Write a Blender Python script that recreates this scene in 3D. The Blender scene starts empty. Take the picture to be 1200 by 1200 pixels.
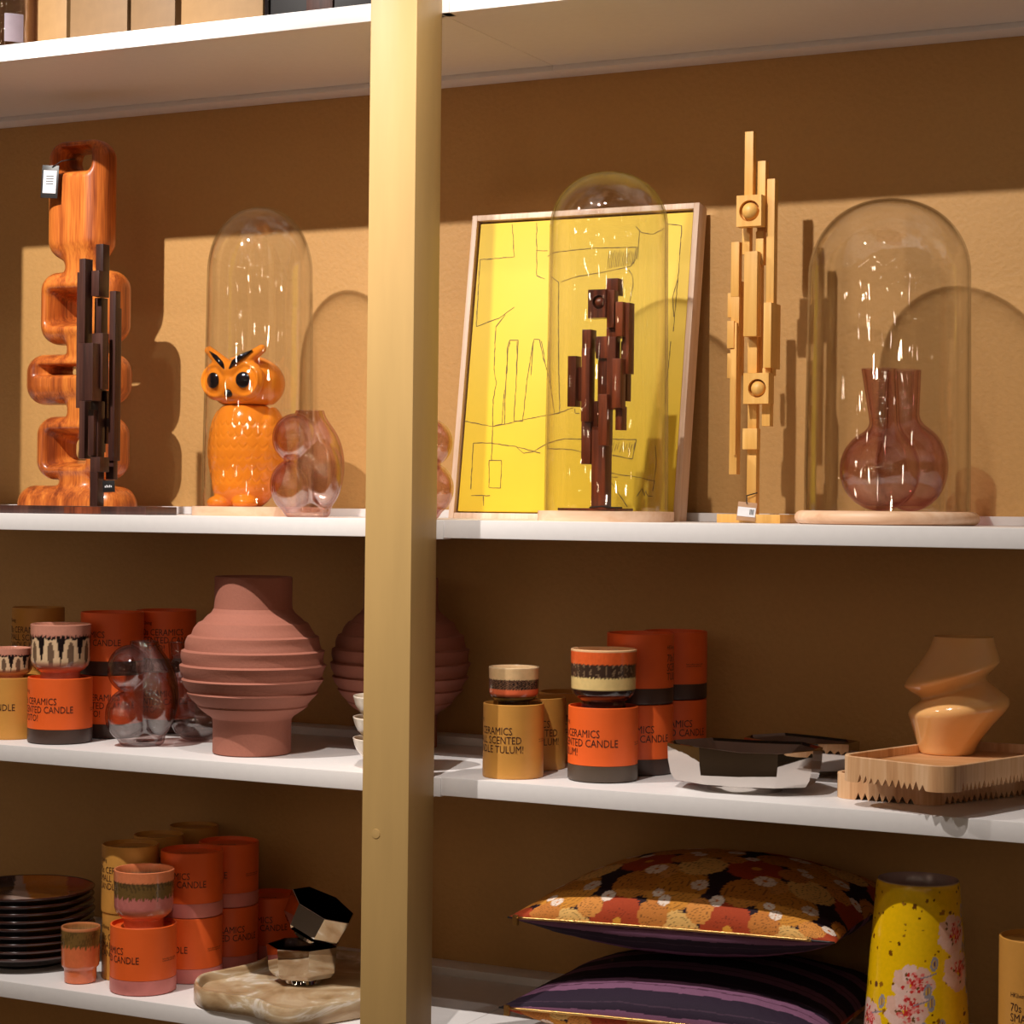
import bpy, bmesh, math, random
import numpy as np
from mathutils import Vector, Matrix
random.seed(4); rng = np.random.default_rng(7)
C = bpy.context.scene.collection
sc = bpy.context.scene
PI = math.pi
# ---------------------------------------------------------------- camera
EYE = 1.45; FP = 2410.0; PD = 2.37; YAW = math.radians(26.35); HOR = 592.0; ROLL = 0.0110
cam_d = bpy.data.cameras.new('camera'); cam = bpy.data.objects.new('camera', cam_d); C.objects.link(cam)
sc.camera = cam
cam_d.sensor_width = 36; cam_d.lens = 36 * FP / 1200; cam_d.clip_start = .05; cam_d.clip_end = 60
cam.location = (0, -PD, EYE)
pitch = math.atan((HOR - 600) / FP)            # horizon a little above the centre: looks slightly down
Fw = Vector((-math.sin(YAW) * math.cos(pitch), math.cos(YAW) * math.cos(pitch), math.sin(pitch)))
R0 = Vector((math.cos(YAW), math.sin(YAW), 0)); U0 = R0.cross(Fw)
Rt = (R0 * math.cos(ROLL) + U0 * math.sin(ROLL)).normalized(); Up = Rt.cross(Fw)
cam.rotation_euler = Matrix((Rt, Up, -Fw)).transposed().to_euler()
CAM = Vector(cam.location)
def ray(x, y): return (Fw + Rt * ((x - 600) / FP) - Up * ((y - 600) / FP))
def at(x, y, Y):
    d = ray(x, y); return CAM + d * ((Y + PD) / d.y)
def atz(x, y, Z):
    d = ray(x, y); return CAM + d * ((Z - EYE) / d.z)
def depth(p): return (Vector(p) - CAM).dot(Fw)
def mpp(p): return depth(p) / FP               # metres per pixel at a point
# ---------------------------------------------------------------- world, lights, exposure
w = bpy.data.worlds.new('world'); sc.world = w; w.use_nodes = True
bg = w.node_tree.nodes['Background']; bg.inputs[0].default_value = (1, .62, .34, 1); bg.inputs[1].default_value = .017
sc.view_settings.view_transform = 'Standard'; sc.view_settings.look = 'None'
sc.view_settings.exposure = 0; sc.view_settings.gamma = 1; sc.view_settings.use_curve_mapping = False
sc.cycles.transparent_max_bounces = 40
sc.cycles.max_bounces = 10
def lamp(kind, name, loc, energy, col=(1, .94, .88), target=None, size=.02, cone=None, blend=.3):
    l = bpy.data.lights.new(name, kind); l.energy = energy; l.color = col; l.shadow_soft_size = size
    o = bpy.data.objects.new(name, l); C.objects.link(o); o.location = loc
    if target is not None: o.rotation_euler = (Vector(target) - Vector(loc)).to_track_quat('-Z', 'Y').to_euler()
    if cone: l.spot_size = math.radians(cone); l.spot_blend = blend
    return o
LX, LY, LZ = -1.93, -.76, EYE + 1.057
lamp('SPOT', 'track_spot', (LX, LY, LZ), 96, target=(-2.08, .3, EYE - .42), size=.009, cone=118, blend=.85)
lamp('SPOT', 'track_spot', (-1.07, LY, LZ), 60, target=(-.62, .395, EYE - .2), size=.009, cone=92, blend=.55)
lamp('SPOT', 'track_spot', (-1.72, -1.7, EYE + 2.1), 24, target=(-1.6, .1, EYE - .4), size=.03, cone=80, blend=.5)
lamp('SPOT', 'track_spot', (-.6, -1.6, EYE + 2.0), 12, target=(-1.2, .1, EYE - .4), size=.03, cone=80, blend=.5)
for i in range(77):                              # small shop lamps farther off: the sparkle in glass and chrome
    c_, r_ = i // 7, i % 7
    lamp('POINT', 'shop_lamp', (-5.2 + .80 * c_ + .10 * (r_ * 3 % 5), -3.0 - .9 * ((c_ * 4) % 5) - .13 * r_, EYE - .15 + .34 * r_ + .13 * (c_ % 3)), .75 if (i * 7) % 4 else 2.7, col=(1, .80, .58), size=.02)
# ---------------------------------------------------------------- node materials
def lin(c): return tuple(((v / 255) / 12.92 if v / 255 <= .04045 else ((v / 255 + .055) / 1.055) ** 2.4) for v in c)
MAT = {}
def nt(name):
    m = bpy.data.materials.new(name); m.use_nodes = True; t = m.node_tree
    for n in list(t.nodes): t.nodes.remove(n)
    o = t.nodes.new('ShaderNodeOutputMaterial'); MAT[name] = m
    return m, t, o
def N(t, kind, **kw):
    n = t.nodes.new('ShaderNode' + kind)
    for k, v in kw.items():
        if k.startswith('i_'):
            key = k[2:].replace('_', ' ')
            n.inputs[int(key) if key.isdigit() else key].default_value = v
        else: setattr(n, k, v)
    return n
def L(t, a, b): t.links.new(a, b)
def ramp(t, fac, stops, interp='LINEAR'):
    r = N(t, 'ValToRGB'); r.color_ramp.interpolation = interp; e = r.color_ramp.elements
    while len(e) > 1: e.remove(e[-1])
    e[0].position = stops[0][0]; e[0].color = (*stops[0][1], 1)
    for p, c in stops[1:]:
        q = e.new(p); q.color = (*c, 1)
    L(t, fac, r.inputs[0]); return r.outputs[0]
def coords(t, scale=(1, 1, 1), rot=(0, 0, 0)):
    c = N(t, 'TexCoord'); mp = N(t, 'Mapping'); mp.inputs['Scale'].default_value = scale; mp.inputs['Rotation'].default_value = rot
    L(t, c.outputs['Object'], mp.inputs[0]); return mp.outputs[0]
def plain(name, col, rough=.5, metal=0, bump=0, bscale=60, var=.06, coat=0, sss=0, stretch=(1, 1, 1), spec=.5):
    """principled surface with a procedural mottling and fine relief"""
    m, t, o = nt(name); p = N(t, 'BsdfPrincipled', i_Roughness=rough, i_Metallic=metal)
    p.inputs['Coat Weight'].default_value = coat; p.inputs['Coat Roughness'].default_value = .04
    p.inputs['Specular IOR Level'].default_value = spec
    v = coords(t, stretch); n = N(t, 'TexNoise', i_Scale=bscale, i_Detail=4.0); L(t, v, n.inputs['Vector'])
    a = tuple(min(1, c * (1 - var)) for c in col); b = tuple(min(1, c * (1 + var)) for c in col)
    L(t, ramp(t, n.outputs['Fac'], [(.3, a), (.7, b)]), p.inputs['Base Color'])
    if bump:
        b_ = N(t, 'Bump', i_Strength=1.0, i_Distance=bump); L(t, n.outputs['Fac'], b_.inputs['Height']); L(t, b_.outputs[0], p.inputs['Normal'])
    if sss: p.inputs['Subsurface Weight'].default_value = sss; p.inputs['Subsurface Radius'].default_value = (.01, .006, .003)
    L(t, p.outputs[0], o.inputs[0]); return m
def wood(name, c1, c2, c3, scale=18, stretch=(1, 1, .06), rough=.4, coat=0, dist=3.0, bump=.0004):
    m, t, o = nt(name); p = N(t, 'BsdfPrincipled', i_Roughness=rough); p.inputs['Coat Weight'].default_value = coat; p.inputs['Coat Roughness'].default_value = .12
    v = coords(t, stretch); n = N(t, 'TexNoise', i_Scale=scale, i_Detail=6.0, i_Distortion=dist * .2); L(t, v, n.inputs['Vector'])
    n2 = N(t, 'TexNoise', i_Scale=scale * 9, i_Detail=3.0); L(t, v, n2.inputs['Vector'])
    mx = N(t, 'Math', operation='MULTIPLY_ADD'); L(t, n2.outputs['Fac'], mx.inputs[0]); mx.inputs[1].default_value = .45; L(t, n.outputs['Fac'], mx.inputs[2])
    sb = N(t, 'Math', operation='SUBTRACT'); L(t, mx.outputs[0], sb.inputs[0]); sb.inputs[1].default_value = .22
    L(t, ramp(t, sb.outputs[0], [(.33, c1), (.5, c2), (.66, c3)]), p.inputs['Base Color'])
    b_ = N(t, 'Bump', i_Strength=.5, i_Distance=bump); L(t, n2.outputs['Fac'], b_.inputs['Height']); L(t, b_.outputs[0], p.inputs['Normal'])
    L(t, p.outputs[0], o.inputs[0]); return m
def glass(name, face, edge, refl=.05, rough=0.0, power=2.2, streak=True, edgeref=.8, bump=0, bscale=30, refr=0, streakz=.12):
    """thin blown glass: clear face-on, tinted and reflecting towards its edges"""
    m, t, o = nt(name); lw = N(t, 'LayerWeight', i_Blend=.5)
    pw = N(t, 'Math', operation='POWER'); L(t, lw.outputs['Facing'], pw.inputs[0]); pw.inputs[1].default_value = power
    col = ramp(t, pw.outputs[0], [(0, face), (1, edge)])
    tr = N(t, 'BsdfTransparent'); L(t, col, tr.inputs[0])
    gl = N(t, 'BsdfGlossy', i_Roughness=rough)
    p4 = N(t, 'Math', operation='POWER'); L(t, lw.outputs['Facing'], p4.inputs[0]); p4.inputs[1].default_value = 5.0
    f = N(t, 'Math', operation='MULTIPLY_ADD'); L(t, p4.outputs[0], f.inputs[0]); f.inputs[1].default_value = edgeref; f.inputs[2].default_value = refl
    n = N(t, 'TexNoise', i_Scale=bscale, i_Detail=2.0); v = coords(t, (1, 1, streakz) if streak else (1, 1, 1)); L(t, v, n.inputs['Vector'])
    b_ = N(t, 'Bump', i_Strength=1.0, i_Distance=bump or .0006); L(t, n.outputs['Fac'], b_.inputs['Height']); L(t, b_.outputs[0], gl.inputs['Normal'])
    body = tr.outputs[0]
    if refr:
        gb = N(t, 'BsdfGlass', i_IOR=1.42, i_Roughness=0.0); L(t, col, gb.inputs['Color']); m2 = N(t, 'MixShader', i_0=refr); L(t, body, m2.inputs[1]); L(t, gb.outputs[0], m2.inputs[2]); body = m2.outputs[0]
    mx = N(t, 'MixShader'); L(t, f.outputs[0], mx.inputs[0]); L(t, body, mx.inputs[1]); L(t, gl.outputs[0], mx.inputs[2])
    L(t, mx.outputs[0], o.inputs[0]); return m
def painted(name, rough=.4, coat=0, bump=0, bscale=200, weave=False, spec=.5):
    """surface whose pattern sits in the mesh's colour attribute 'paint'"""
    m, t, o = nt(name); p = N(t, 'BsdfPrincipled', i_Roughness=rough); p.inputs['Coat Weight'].default_value = coat; p.inputs['Coat Roughness'].default_value = .05
    p.inputs['Specular IOR Level'].default_value = spec
    a = N(t, 'Attribute', attribute_name='paint'); v = coords(t); n = N(t, 'TexNoise', i_Scale=bscale, i_Detail=2.0); L(t, v, n.inputs['Vector'])
    hs = N(t, 'HueSaturation'); L(t, a.outputs['Color'], hs.inputs['Color'])
    mr = N(t, 'MapRange'); L(t, n.outputs['Fac'], mr.inputs[0]); mr.inputs[3].default_value = .88; mr.inputs[4].default_value = 1.12; L(t, mr.outputs[0], hs.inputs['Value'])
    L(t, hs.outputs[0], p.inputs['Base Color'])
    if bump:
        b_ = N(t, 'Bump', i_Strength=1.0, i_Distance=bump); L(t, n.outputs['Fac'], b_.inputs['Height']); L(t, b_.outputs[0], p.inputs['Normal'])
    L(t, p.outputs[0], o.inputs[0]); return m
WALLC = (.55, .295, .092)
plain('wall_paint', WALLC, .62, bump=.0009, bscale=150, var=.03)
plain('shelf_white', (.80, .755, .735), .38, bump=.00006, bscale=90, var=.015)
plain('post_paint', (.52, .325, .118), .42, bump=.0006, bscale=40, var=.05, stretch=(1, 1, .12))
plain('floor_screed', (.24, .17, .12), .6, bump=.0006, bscale=8)
plain('black_matte', (.012, .010, .010), .4)
plain('black_gloss', (.010, .007, .008), .12)
plain('white_card', (.78, .76, .78), .6)
plain('kraft_card', (.45, .25, .13), .7)
plain('orange_card', (.86, .125, .018), .42, var=.02)
plain('gold_card', (.60, .275, .052), .40, var=.03)
plain('brown_card', (.060, .028, .018), .42)
plain('olive_card', (.085, .055, .035), .42)
plain('pink_card', (.66, .20, .17), .45)
plain('ink_dark', (.050, .012, .006), .5)
plain('ink_black', (.010, .007, .006), .5)
plain('chrome_inside_reflection', (.26, .20, .17), .05, metal=1, bump=.0006, bscale=22)  # bowl insides: dark brown reflections put into the metal colour
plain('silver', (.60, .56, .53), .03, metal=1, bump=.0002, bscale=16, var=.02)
plain('zip_brass', (.62, .36, .12), .28, metal=1, bump=.0008, bscale=600)
plain('terracotta', (.34, .118, .075), .8, bump=.0003, bscale=300, var=.04)
plain('wax', (.66, .50, .36), .5, sss=.2)
plain('cream_glass', (.86, .46, .17), .10, coat=.6, sss=.15, var=.02)
plain('string', (.02, .012, .01), .8)
plain('rim_brown', (.10, .045, .03), .25)
wood('totem_wood', (.22, .042, .010), (.50, .120, .020), (.70, .215, .035), 42, rough=.34, coat=.2, dist=.8, stretch=(1, 1, .045))
wood('wenge', (.030, .010, .008), (.058, .020, .014), (.095, .035, .024), 22, rough=.38, coat=.2)
wood('rosewood', (.045, .010, .005), (.13, .028, .010), (.25, .055, .018), 26, rough=.28, coat=.45)
wood('yellow_wood', (.70, .35, .07), (.78, .42, .10), (.86, .50, .15), 20, rough=.5)
wood('pale_wood', (.66, .38, .22), (.76, .48, .30), (.82, .56, .38), 14, stretch=(.08, 1, 1), rough=.5)
wood('frame_wood', (.62, .40, .26), (.74, .52, .37), (.80, .60, .45), 30, rough=.5)
wood('tray_wood', (.50, .24, .10), (.66, .36, .17), (.76, .47, .26), 24, stretch=(1, 1, .05), rough=.5)
wood('tray_top_wood', (.55, .25, .09), (.66, .33, .14), (.70, .38, .17), 14, stretch=(.08, 1, 1), rough=.5)
wood('panel_board', (.40, .22, .09), (.52, .30, .13), (.60, .36, .17), 12, rough=.5)
glass('clear_glass', (.975, .972, .965), (.40, .36, .32), .075, power=7, bump=.0009, bscale=42, streakz=.12)
glass('pink_glass', (.985, .90, .88), (.62, .30, .28), .13, power=1.7, streak=False, bscale=20, bump=.0025)
glass('smoke_glass', (.975, .92, .91), (.42, .26, .24), .13, power=1.6, streak=False, bscale=20, bump=.0025)
# ---------------------------------------------------------------- mesh helpers
def link(o, parent=None, loc=None):
    C.objects.link(o)
    if parent is not None: o.parent = parent
    if loc is not None: o.location = loc
    return o
def mesh(name, vs, fs, mat, parent=None, loc=None, smooth=False, autos=None):
    me = bpy.data.meshes.new(name)
    vs = [tuple(map(float, v)) for v in vs] if not isinstance(vs, np.ndarray) else vs
    me.from_pydata(vs, [], fs if isinstance(fs, list) else fs.tolist()); me.validate(); me.update()
    if mat: me.materials.append(MAT[mat])
    if smooth:
        me.polygons.foreach_set('use_smooth', [True] * len(me.polygons))
        if autos: me.set_sharp_from_angle(angle=math.radians(autos))
    return link(bpy.data.objects.new(name, me), parent, loc)
def fromb(name, bm, mat, parent=None, loc=None, smooth=False, autos=None):
    me = bpy.data.meshes.new(name); bmesh.ops.recalc_face_normals(bm, faces=bm.faces[:]); bm.to_mesh(me); bm.free()
    me.materials.append(MAT[mat])
    if smooth:
        me.polygons.foreach_set('use_smooth', [True] * len(me.polygons))
        if autos: me.set_sharp_from_angle(angle=math.radians(autos))
    return link(bpy.data.objects.new(name, me), parent, loc)
def bxm(bm, x0, x1, y0, y1, z0, z1, bev=.0008):
    r = bmesh.ops.create_cube(bm, size=1); vs = r['verts']
    for v in vs: v.co = Vector(((x0 + x1) / 2 + v.co.x * (x1 - x0), (y0 + y1) / 2 + v.co.y * (y1 - y0), (z0 + z1) / 2 + v.co.z * (z1 - z0)))
    if bev: bmesh.ops.bevel(bm, geom=list({e for v in vs for e in v.link_edges}), offset=bev, segments=2, affect='EDGES', profile=.6)
def box(name, x0, x1, y0, y1, z0, z1, mat, parent=None, bev=.0008, loc=None):
    bm = bmesh.new(); bxm(bm, x0, x1, y0, y1, z0, z1, bev); return fromb(name, bm, mat, parent, loc, True, 40)
def tag(o, label=None, cat=None, group=None, kind=None):
    if label: o['label'] = label
    if cat: o['category'] = cat
    if group: o['group'] = group
    if kind: o['kind'] = kind
    return o
def thing(name, label, cat, loc=(0, 0, 0), rz=0, group=None):
    o = bpy.data.objects.new(name, None); o.empty_display_size = .05; C.objects.link(o); o.location = loc; o.rotation_euler = (0, 0, rz)
    return tag(o, label, cat, group)
def facing(p): return math.atan2(p[1] - CAM.y, p[0] - CAM.x) - PI / 2      # turn so that local -Y looks at the viewer
def loft(name, rings, mat, parent=None, loc=None, closed=True, smooth=True, autos=None, capA=False, capB=False):
    """rings: list of equal-length point lists"""
    n = len(rings[0]); vs = [p for r in rings for p in r]; fs = []
    for i in range(len(rings) - 1):
        for j in range(n if closed else n - 1):
            k = (j + 1) % n; fs.append((i * n + j, i * n + k, (i + 1) * n + k, (i + 1) * n + j))
    if capA: fs.append(tuple(range(n))[::-1])
    if capB: fs.append(tuple((len(rings) - 1) * n + j for j in range(n)))
    return mesh(name, vs, fs, mat, parent, loc, smooth, autos)
def smoothprof(pts, k=6):
    """Catmull-Rom through profile points; a point given with a third value stays a corner"""
    out = []; n = len(pts)
    for i in range(n - 1):
        p1, p2 = np.array(pts[i][:2], float), np.array(pts[i + 1][:2], float)
        p0 = np.array(pts[max(i - 1, 0)][:2], float) if len(pts[i]) < 3 else p1
        p3 = np.array(pts[min(i + 2, n - 1)][:2], float) if len(pts[i + 1]) < 3 else p2
        for s in range(k):
            t = s / k; out.append(.5 * ((2 * p1) + (-p0 + p2) * t + (2 * p0 - 5 * p1 + 4 * p2 - p3) * t * t + (-p0 + 3 * p1 - 3 * p2 + p3) * t ** 3))
    out.append(np.array(pts[-1][:2], float)); return [(max(a[0], 0), a[1]) for a in out]
def lathe(name, prof, mat, parent=None, loc=None, seg=48, autos=35, fn=None):
    """profile [(r,z)]; fn(theta, r, z)->r lets ripples in"""
    rings = []
    for r, z in prof:
        ring = []
        for j in range(seg):
            a = 2 * PI * j / seg; rr = fn(a, r, z) if fn else max(r, 1e-5); ring.append((rr * math.cos(a), rr * math.sin(a), z))
        rings.append(ring)
    return loft(name, rings, mat, parent, loc, True, True, autos)
def tube(name, pts, r, mat, parent=None, seg=8, loc=None, taper=None):
    pts = [Vector(p) for p in pts]; rings = []; up = Vector((0, 0, 1))
    for i, p in enumerate(pts):
        d = (pts[min(i + 1, len(pts) - 1)] - pts[max(i - 1, 0)]).normalized()
        a = d.cross(up if abs(d.dot(up)) < .95 else Vector((1, 0, 0))).normalized(); b = d.cross(a)
        q = r * (taper[i] if taper else 1)
        rings.append([p + (a * math.cos(2 * PI * j / seg) + b * math.sin(2 * PI * j / seg)) * q for j in range(seg)])
    return loft(name, rings, mat, parent, loc, True, True, None, True, True)
def paint(o, fn):
    """colour attribute from fn(N x 3 local coords) -> N x 3 sRGB 0..255"""
    me = o.data; n = len(me.vertices); co = np.empty(n * 3, np.float32); me.vertices.foreach_get('co', co)
    c = np.clip(np.asarray(fn(co.reshape(-1, 3).astype(float)), float) / 255, 0, 1); c = np.where(c <= .04045, c / 12.92, ((c + .055) / 1.055) ** 2.4)
    a = me.color_attributes.new('paint', 'FLOAT_COLOR', 'POINT'); a.data.foreach_set('color', np.concatenate([c, np.ones((n, 1))], 1).astype(np.float32).ravel())
def wig(x, seed, k=5, f0=3.0, g=1.9):
    """cheap smooth 1-D noise"""
    r = np.random.default_rng(seed); s = 0; a = 1; f = f0
    for i in range(k):
        s = s + a * np.sin(f * x + r.uniform(0, 6.28)); f *= g; a *= .62
    return s / 2.2
def wig2(x, y, seed, k=6, f0=3.0, g=1.7):
    r = np.random.default_rng(seed); s = 0; a = 1; f = f0
    for i in range(k):
        t = r.uniform(0, 6.28); s = s + a * np.sin(f * (x * math.cos(t) + y * math.sin(t)) + r.uniform(0, 6.28)); f *= g; a *= .7
    return s / 2.2
# signed-distance shapes and surface nets: organic bodies as one continuous mesh
def nets(f, lo, hi, n):
    lo = np.array(lo, float); hi = np.array(hi, float); h = (hi - lo).max() / n; d = np.ceil((hi - lo) / h).astype(int) + 1
    ax = [lo[i] + h * np.arange(d[i]) for i in range(3)]; X, Y, Z = np.meshgrid(*ax, indexing='ij'); V = f(X, Y, Z)
    S = V < 0; acc = np.zeros(tuple(d - 1) + (3,)); cnt = np.zeros(tuple(d - 1))
    cs = [slice(0, -1), slice(1, None)]
    for axis in range(3):
        o1, o2 = [i for i in range(3) if i != axis]
        for a in (0, 1):
            for b in (0, 1):
                s0 = [None] * 3; s1 = [None] * 3; s0[axis] = cs[0]; s1[axis] = cs[1]; s0[o1] = s1[o1] = cs[a]; s0[o2] = s1[o2] = cs[b]
                v0, v1 = V[tuple(s0)], V[tuple(s1)]; m = (v0 < 0) != (v1 < 0); t = np.where(m, v0 / np.where(m, v0 - v1, 1), 0)
                p = np.zeros(m.shape + (3,)); p[..., axis] = t; p[..., o1] = a; p[..., o2] = b
                acc += p * m[..., None]; cnt += m
    idx = -np.ones(cnt.shape, int); act = cnt > 0; idx[act] = np.arange(act.sum())
    g = np.argwhere(act); P = lo + h * (g + acc[act] / cnt[act][:, None])
    F = []
    for axis in range(3):
        o1, o2 = [(1, 2), (2, 0), (0, 1)][axis]
        s0 = [slice(1, -1)] * 3; s1 = [slice(1, -1)] * 3; s0[axis] = slice(0, -1); s1[axis] = slice(1, None)
        a, b = S[tuple(s0)], S[tuple(s1)]; e = np.argwhere(a != b)
        if not len(e): continue
        flip = a[a != b]; e = e.copy(); off = np.array([1, 1, 1]); off[axis] = 0; e = e + off
        def q(da, db):
            k = e.copy(); k[:, o1] += da; k[:, o2] += db; return idx[k[:, 0], k[:, 1], k[:, 2]]
        Q = np.stack([q(-1, -1), q(0, -1), q(0, 0), q(-1, 0)], 1); Q = np.where(flip[:, None], Q, Q[:, ::-1]); F.append(Q)
    F = np.concatenate(F); F = F[(F >= 0).all(1)]
    for _ in range(2):                          # pull the vertices onto the surface
        e = h * .3; gx = np.stack([f(*(P + d_).T) - f(*(P - d_).T) for d_ in np.eye(3) * e], 1) / (2 * e)
        P = P - gx * np.clip(f(*P.T) / np.maximum((gx ** 2).sum(1), .25), -h * .5, h * .5)[:, None]
    return P, F
def sdf(name, f, lo, hi, n, mat, parent=None, loc=None, autos=None):
    P, F = nets(f, lo, hi, n); return mesh(name, P, F, mat, parent, loc, True, autos)
def smin(a, b, k): h = np.clip(.5 + .5 * (b - a) / k, 0, 1); return b * (1 - h) + a * h - k * h * (1 - h)
def smax(a, b, k): return -smin(-a, -b, k)
def ell(X, Y, Z, c, r):
    x, y, z = (X - c[0]) / r[0], (Y - c[1]) / r[1], (Z - c[2]) / r[2]; k = np.sqrt(x * x + y * y + z * z) + 1e-9
    k2 = np.sqrt((x / r[0]) ** 2 + (y / r[1]) ** 2 + (z / r[2]) ** 2) + 1e-9; return k * (k - 1) / k2
def rbox(X, Y, Z, c, hx, r):
    q = [np.abs(A - c[i]) - (hx[i] - r) for i, A in enumerate((X, Y, Z))]
    return np.sqrt(sum(np.maximum(a, 0) ** 2 for a in q)) + np.minimum(np.maximum(np.maximum(q[0], q[1]), q[2]), 0) - r
def cone_(X, Y, Z, a, b, ra, rb):               # round cone between two points
    a, b = np.array(a), np.array(b); ab = b - a; t = np.clip(((X - a[0]) * ab[0] + (Y - a[1]) * ab[1] + (Z - a[2]) * ab[2]) / (ab @ ab), 0, 1)
    return np.sqrt((X - a[0] - t * ab[0]) ** 2 + (Y - a[1] - t * ab[1]) ** 2 + (Z - a[2] - t * ab[2]) ** 2) - (ra + (rb - ra) * t)
# ---------------------------------------------------------------- the setting: wall, floor, shelving
WY = .395; TH = .024
ZB, ZD, ZA = EYE - .020, EYE - .705, EYE + .6425
XP = at(482, 600, -.070).x                       # right front edge of the post
PW = .069
def ZC(x):                                       # the right-hand board of the middle shelf tilts up a little
    return EYE - .3590 if x < XP else EYE - .3568
o = box('wall_back', -6, 3, WY, WY + .12, 0, 3.4, 'wall_paint', bev=0); tag(o, kind='structure')
o = box('floor', -6, 3, -7, WY, -.1, 0, 'floor_screed', bev=0); tag(o, kind='structure')
XL = XP - PW
def shelf(label, x0, x1, z, under=False, tilt=0, lip=True, y0=0):
    t = thing('shelf_board', label, 'shelf', (x0, 0, z), group=None); t.rotation_euler = (0, -tilt, 0)
    box('board', 0, x1 - x0, y0, WY - .0005, -TH, 0, 'shelf_white', t, .0012)
    q = box('back_batten', 0, x1 - x0, WY - .05, WY - .0005, *((-TH - .008, -TH) if under else (0, .012)), 'shelf_white', None, .0008, (x0, 0, z)); q.rotation_euler = (0, -tilt, 0)
    tag(q, label.replace('white shelf board', 'thin white batten at the back of the shelf').replace(' carrying', ' with').replace(' under the', ' with the').replace(', whole', '').replace('wooden ', '').replace('patterned ', '').replace('big ribbed ', '').replace(' board', '').replace('the back of the shelf', 'the shelf back').replace(', left of the post', ', left').replace(', right of the post', ', right'), 'batten')
    box('end_bracket', (x1 - x0 - .012) if x0 < XL - .1 else 0, (x1 - x0) if x0 < XL - .1 else .014, y0 - .0015, .02, -TH - (0 if under else .0015), -.001, 'shelf_white', t, .0005)
    return t
XR = XP - .004
shelf('white shelf board above the owl and totem, left of the post', -2.95, XR - .0003, ZA + TH, under=True)
shelf('white shelf board at the top right, above the yellow picture', XR, .5, ZA + TH, under=True)
shelf('white shelf board carrying the orange owl, left of the post', -2.95, XR - .0003, ZB)
shelf('white shelf board carrying the yellow picture, right of the post', XR, .5, ZB)
shelf('white shelf board under the big ribbed terracotta vase, left of the post', -2.95, XR - .0003, EYE - .359)
shelf('white shelf board under the chrome bowls and wooden trays, right of the post', XR, .5, EYE - .3568)
shelf('white shelf board under the plates and marble tray, left of the post', -2.95, XR - .0003, ZD)
shelf('white shelf board under the patterned cushions, right of the post', XR, .5, ZD)
po = box('shelf_post', XL, XP, -PW, -.0005, 0, 3.2, 'post_paint', bev=.002); tag(po, 'square mustard painted wooden post in front of the shelves', 'post')
knot = lathe('filled_knot', [(.0062, 0), (.006, .0006), (0, .0009)], 'post_paint', None, None, 24)
kp = at(440.5, 977, -PW); knot.rotation_euler = (PI / 2, 0, 0)
po_loc = Vector((0, 0, 0)); knot.location = kp; knot.parent = po
po2 = box('shelf_post', -2.245, -2.175, -PW, -.0005, 0, 3.2, 'post_paint', bev=.002); tag(po2, 'second mustard wooden post at the left end, beside the totem', 'post')
# ================================================================ upper shelf (ZB)
def blocks(t, mat, items, zfix=None):
    """square rods glued together; item = (x0, x1, y0, y1, Yfront, thickness) measured on the rod's front face"""
    tx, ty, tz = t.location
    for it in items:
        x0, x1, y0, y1, Yf, th = it[:6]
        ym = (y0 + y1) / 2; xm = (x0 + x1) / 2
        a, b = at(x0, ym, Yf).x, at(x1, ym, Yf).x; top, bot = at(xm, y0, Yf).z, at(xm, y1, Yf).z
        if zfix is not None and bot < zfix + .012: bot = zfix
        box('block', a - tx, b - tx, Yf - ty, Yf + th - ty, bot - tz, top - tz, mat, t, .0007)
def ballblock(t, mat, x0, x1, y0, y1, Yf, th, cx, cy, rp):
    """square block with a round socket and a ball in it"""
    tx, ty, tz = t.location; c = at(cx, cy, Yf); s = mpp(c); r = rp * s
    a, b = at(x0, (y0 + y1) / 2, Yf).x - tx, at(x1, (y0 + y1) / 2, Yf).x - tx; top, bot = at(cx, y0, Yf).z - tz, at(cx, y1, Yf).z - tz
    X, Z, Yl = c.x - tx, c.z - tz, Yf - ty; n = 32; vs = []; fs = []
    ring = [(X + r * math.cos(2 * PI * i / n), Z + r * math.sin(2 * PI * i / n)) for i in range(n)]
    sq = []
    for i in range(n):
        u, v = math.cos(2 * PI * i / n), math.sin(2 * PI * i / n); k = min((b - X) / u if u > 1e-6 else (a - X) / u if u < -1e-6 else 9, (top - Z) / v if v > 1e-6 else (bot - Z) / v if v < -1e-6 else 9); sq.append((X + u * k, Z + v * k))
    for ang in range(4):
        px, pz = (b, top) if ang == 0 else (a, top) if ang == 1 else (a, bot) if ang == 2 else (b, bot)
        th_ = math.atan2(pz - Z, px - X) % (2 * PI); sq[int(round(th_ / (2 * PI) * n)) % n] = (px, pz)
    dp = th * .45
    for lst, y in ((sq, Yl + th), (sq, Yl), (ring, Yl), ([(X + (q[0] - X) * .96, Z + (q[1] - Z) * .96) for q in ring], Yl + dp)): vs += [(q[0], y, q[1]) for q in lst]
    for k in range(3):
        for i in range(n): j = (i + 1) % n; fs.append((k * n + i, k * n + j, (k + 1) * n + j, (k + 1) * n + i))
    fs.append(tuple(3 * n + i for i in range(n))); fs.append(tuple(range(n))[::-1])
    f = mesh('socket_block', vs, fs, mat, t, None, True, 30)
    bm = bmesh.new(); bmesh.ops.create_uvsphere(bm, u_segments=24, v_segments=16, radius=r * .80)
    g = fromb('ball', bm, mat, f, (X, Yl + dp * .62, Z), True); return f
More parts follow.
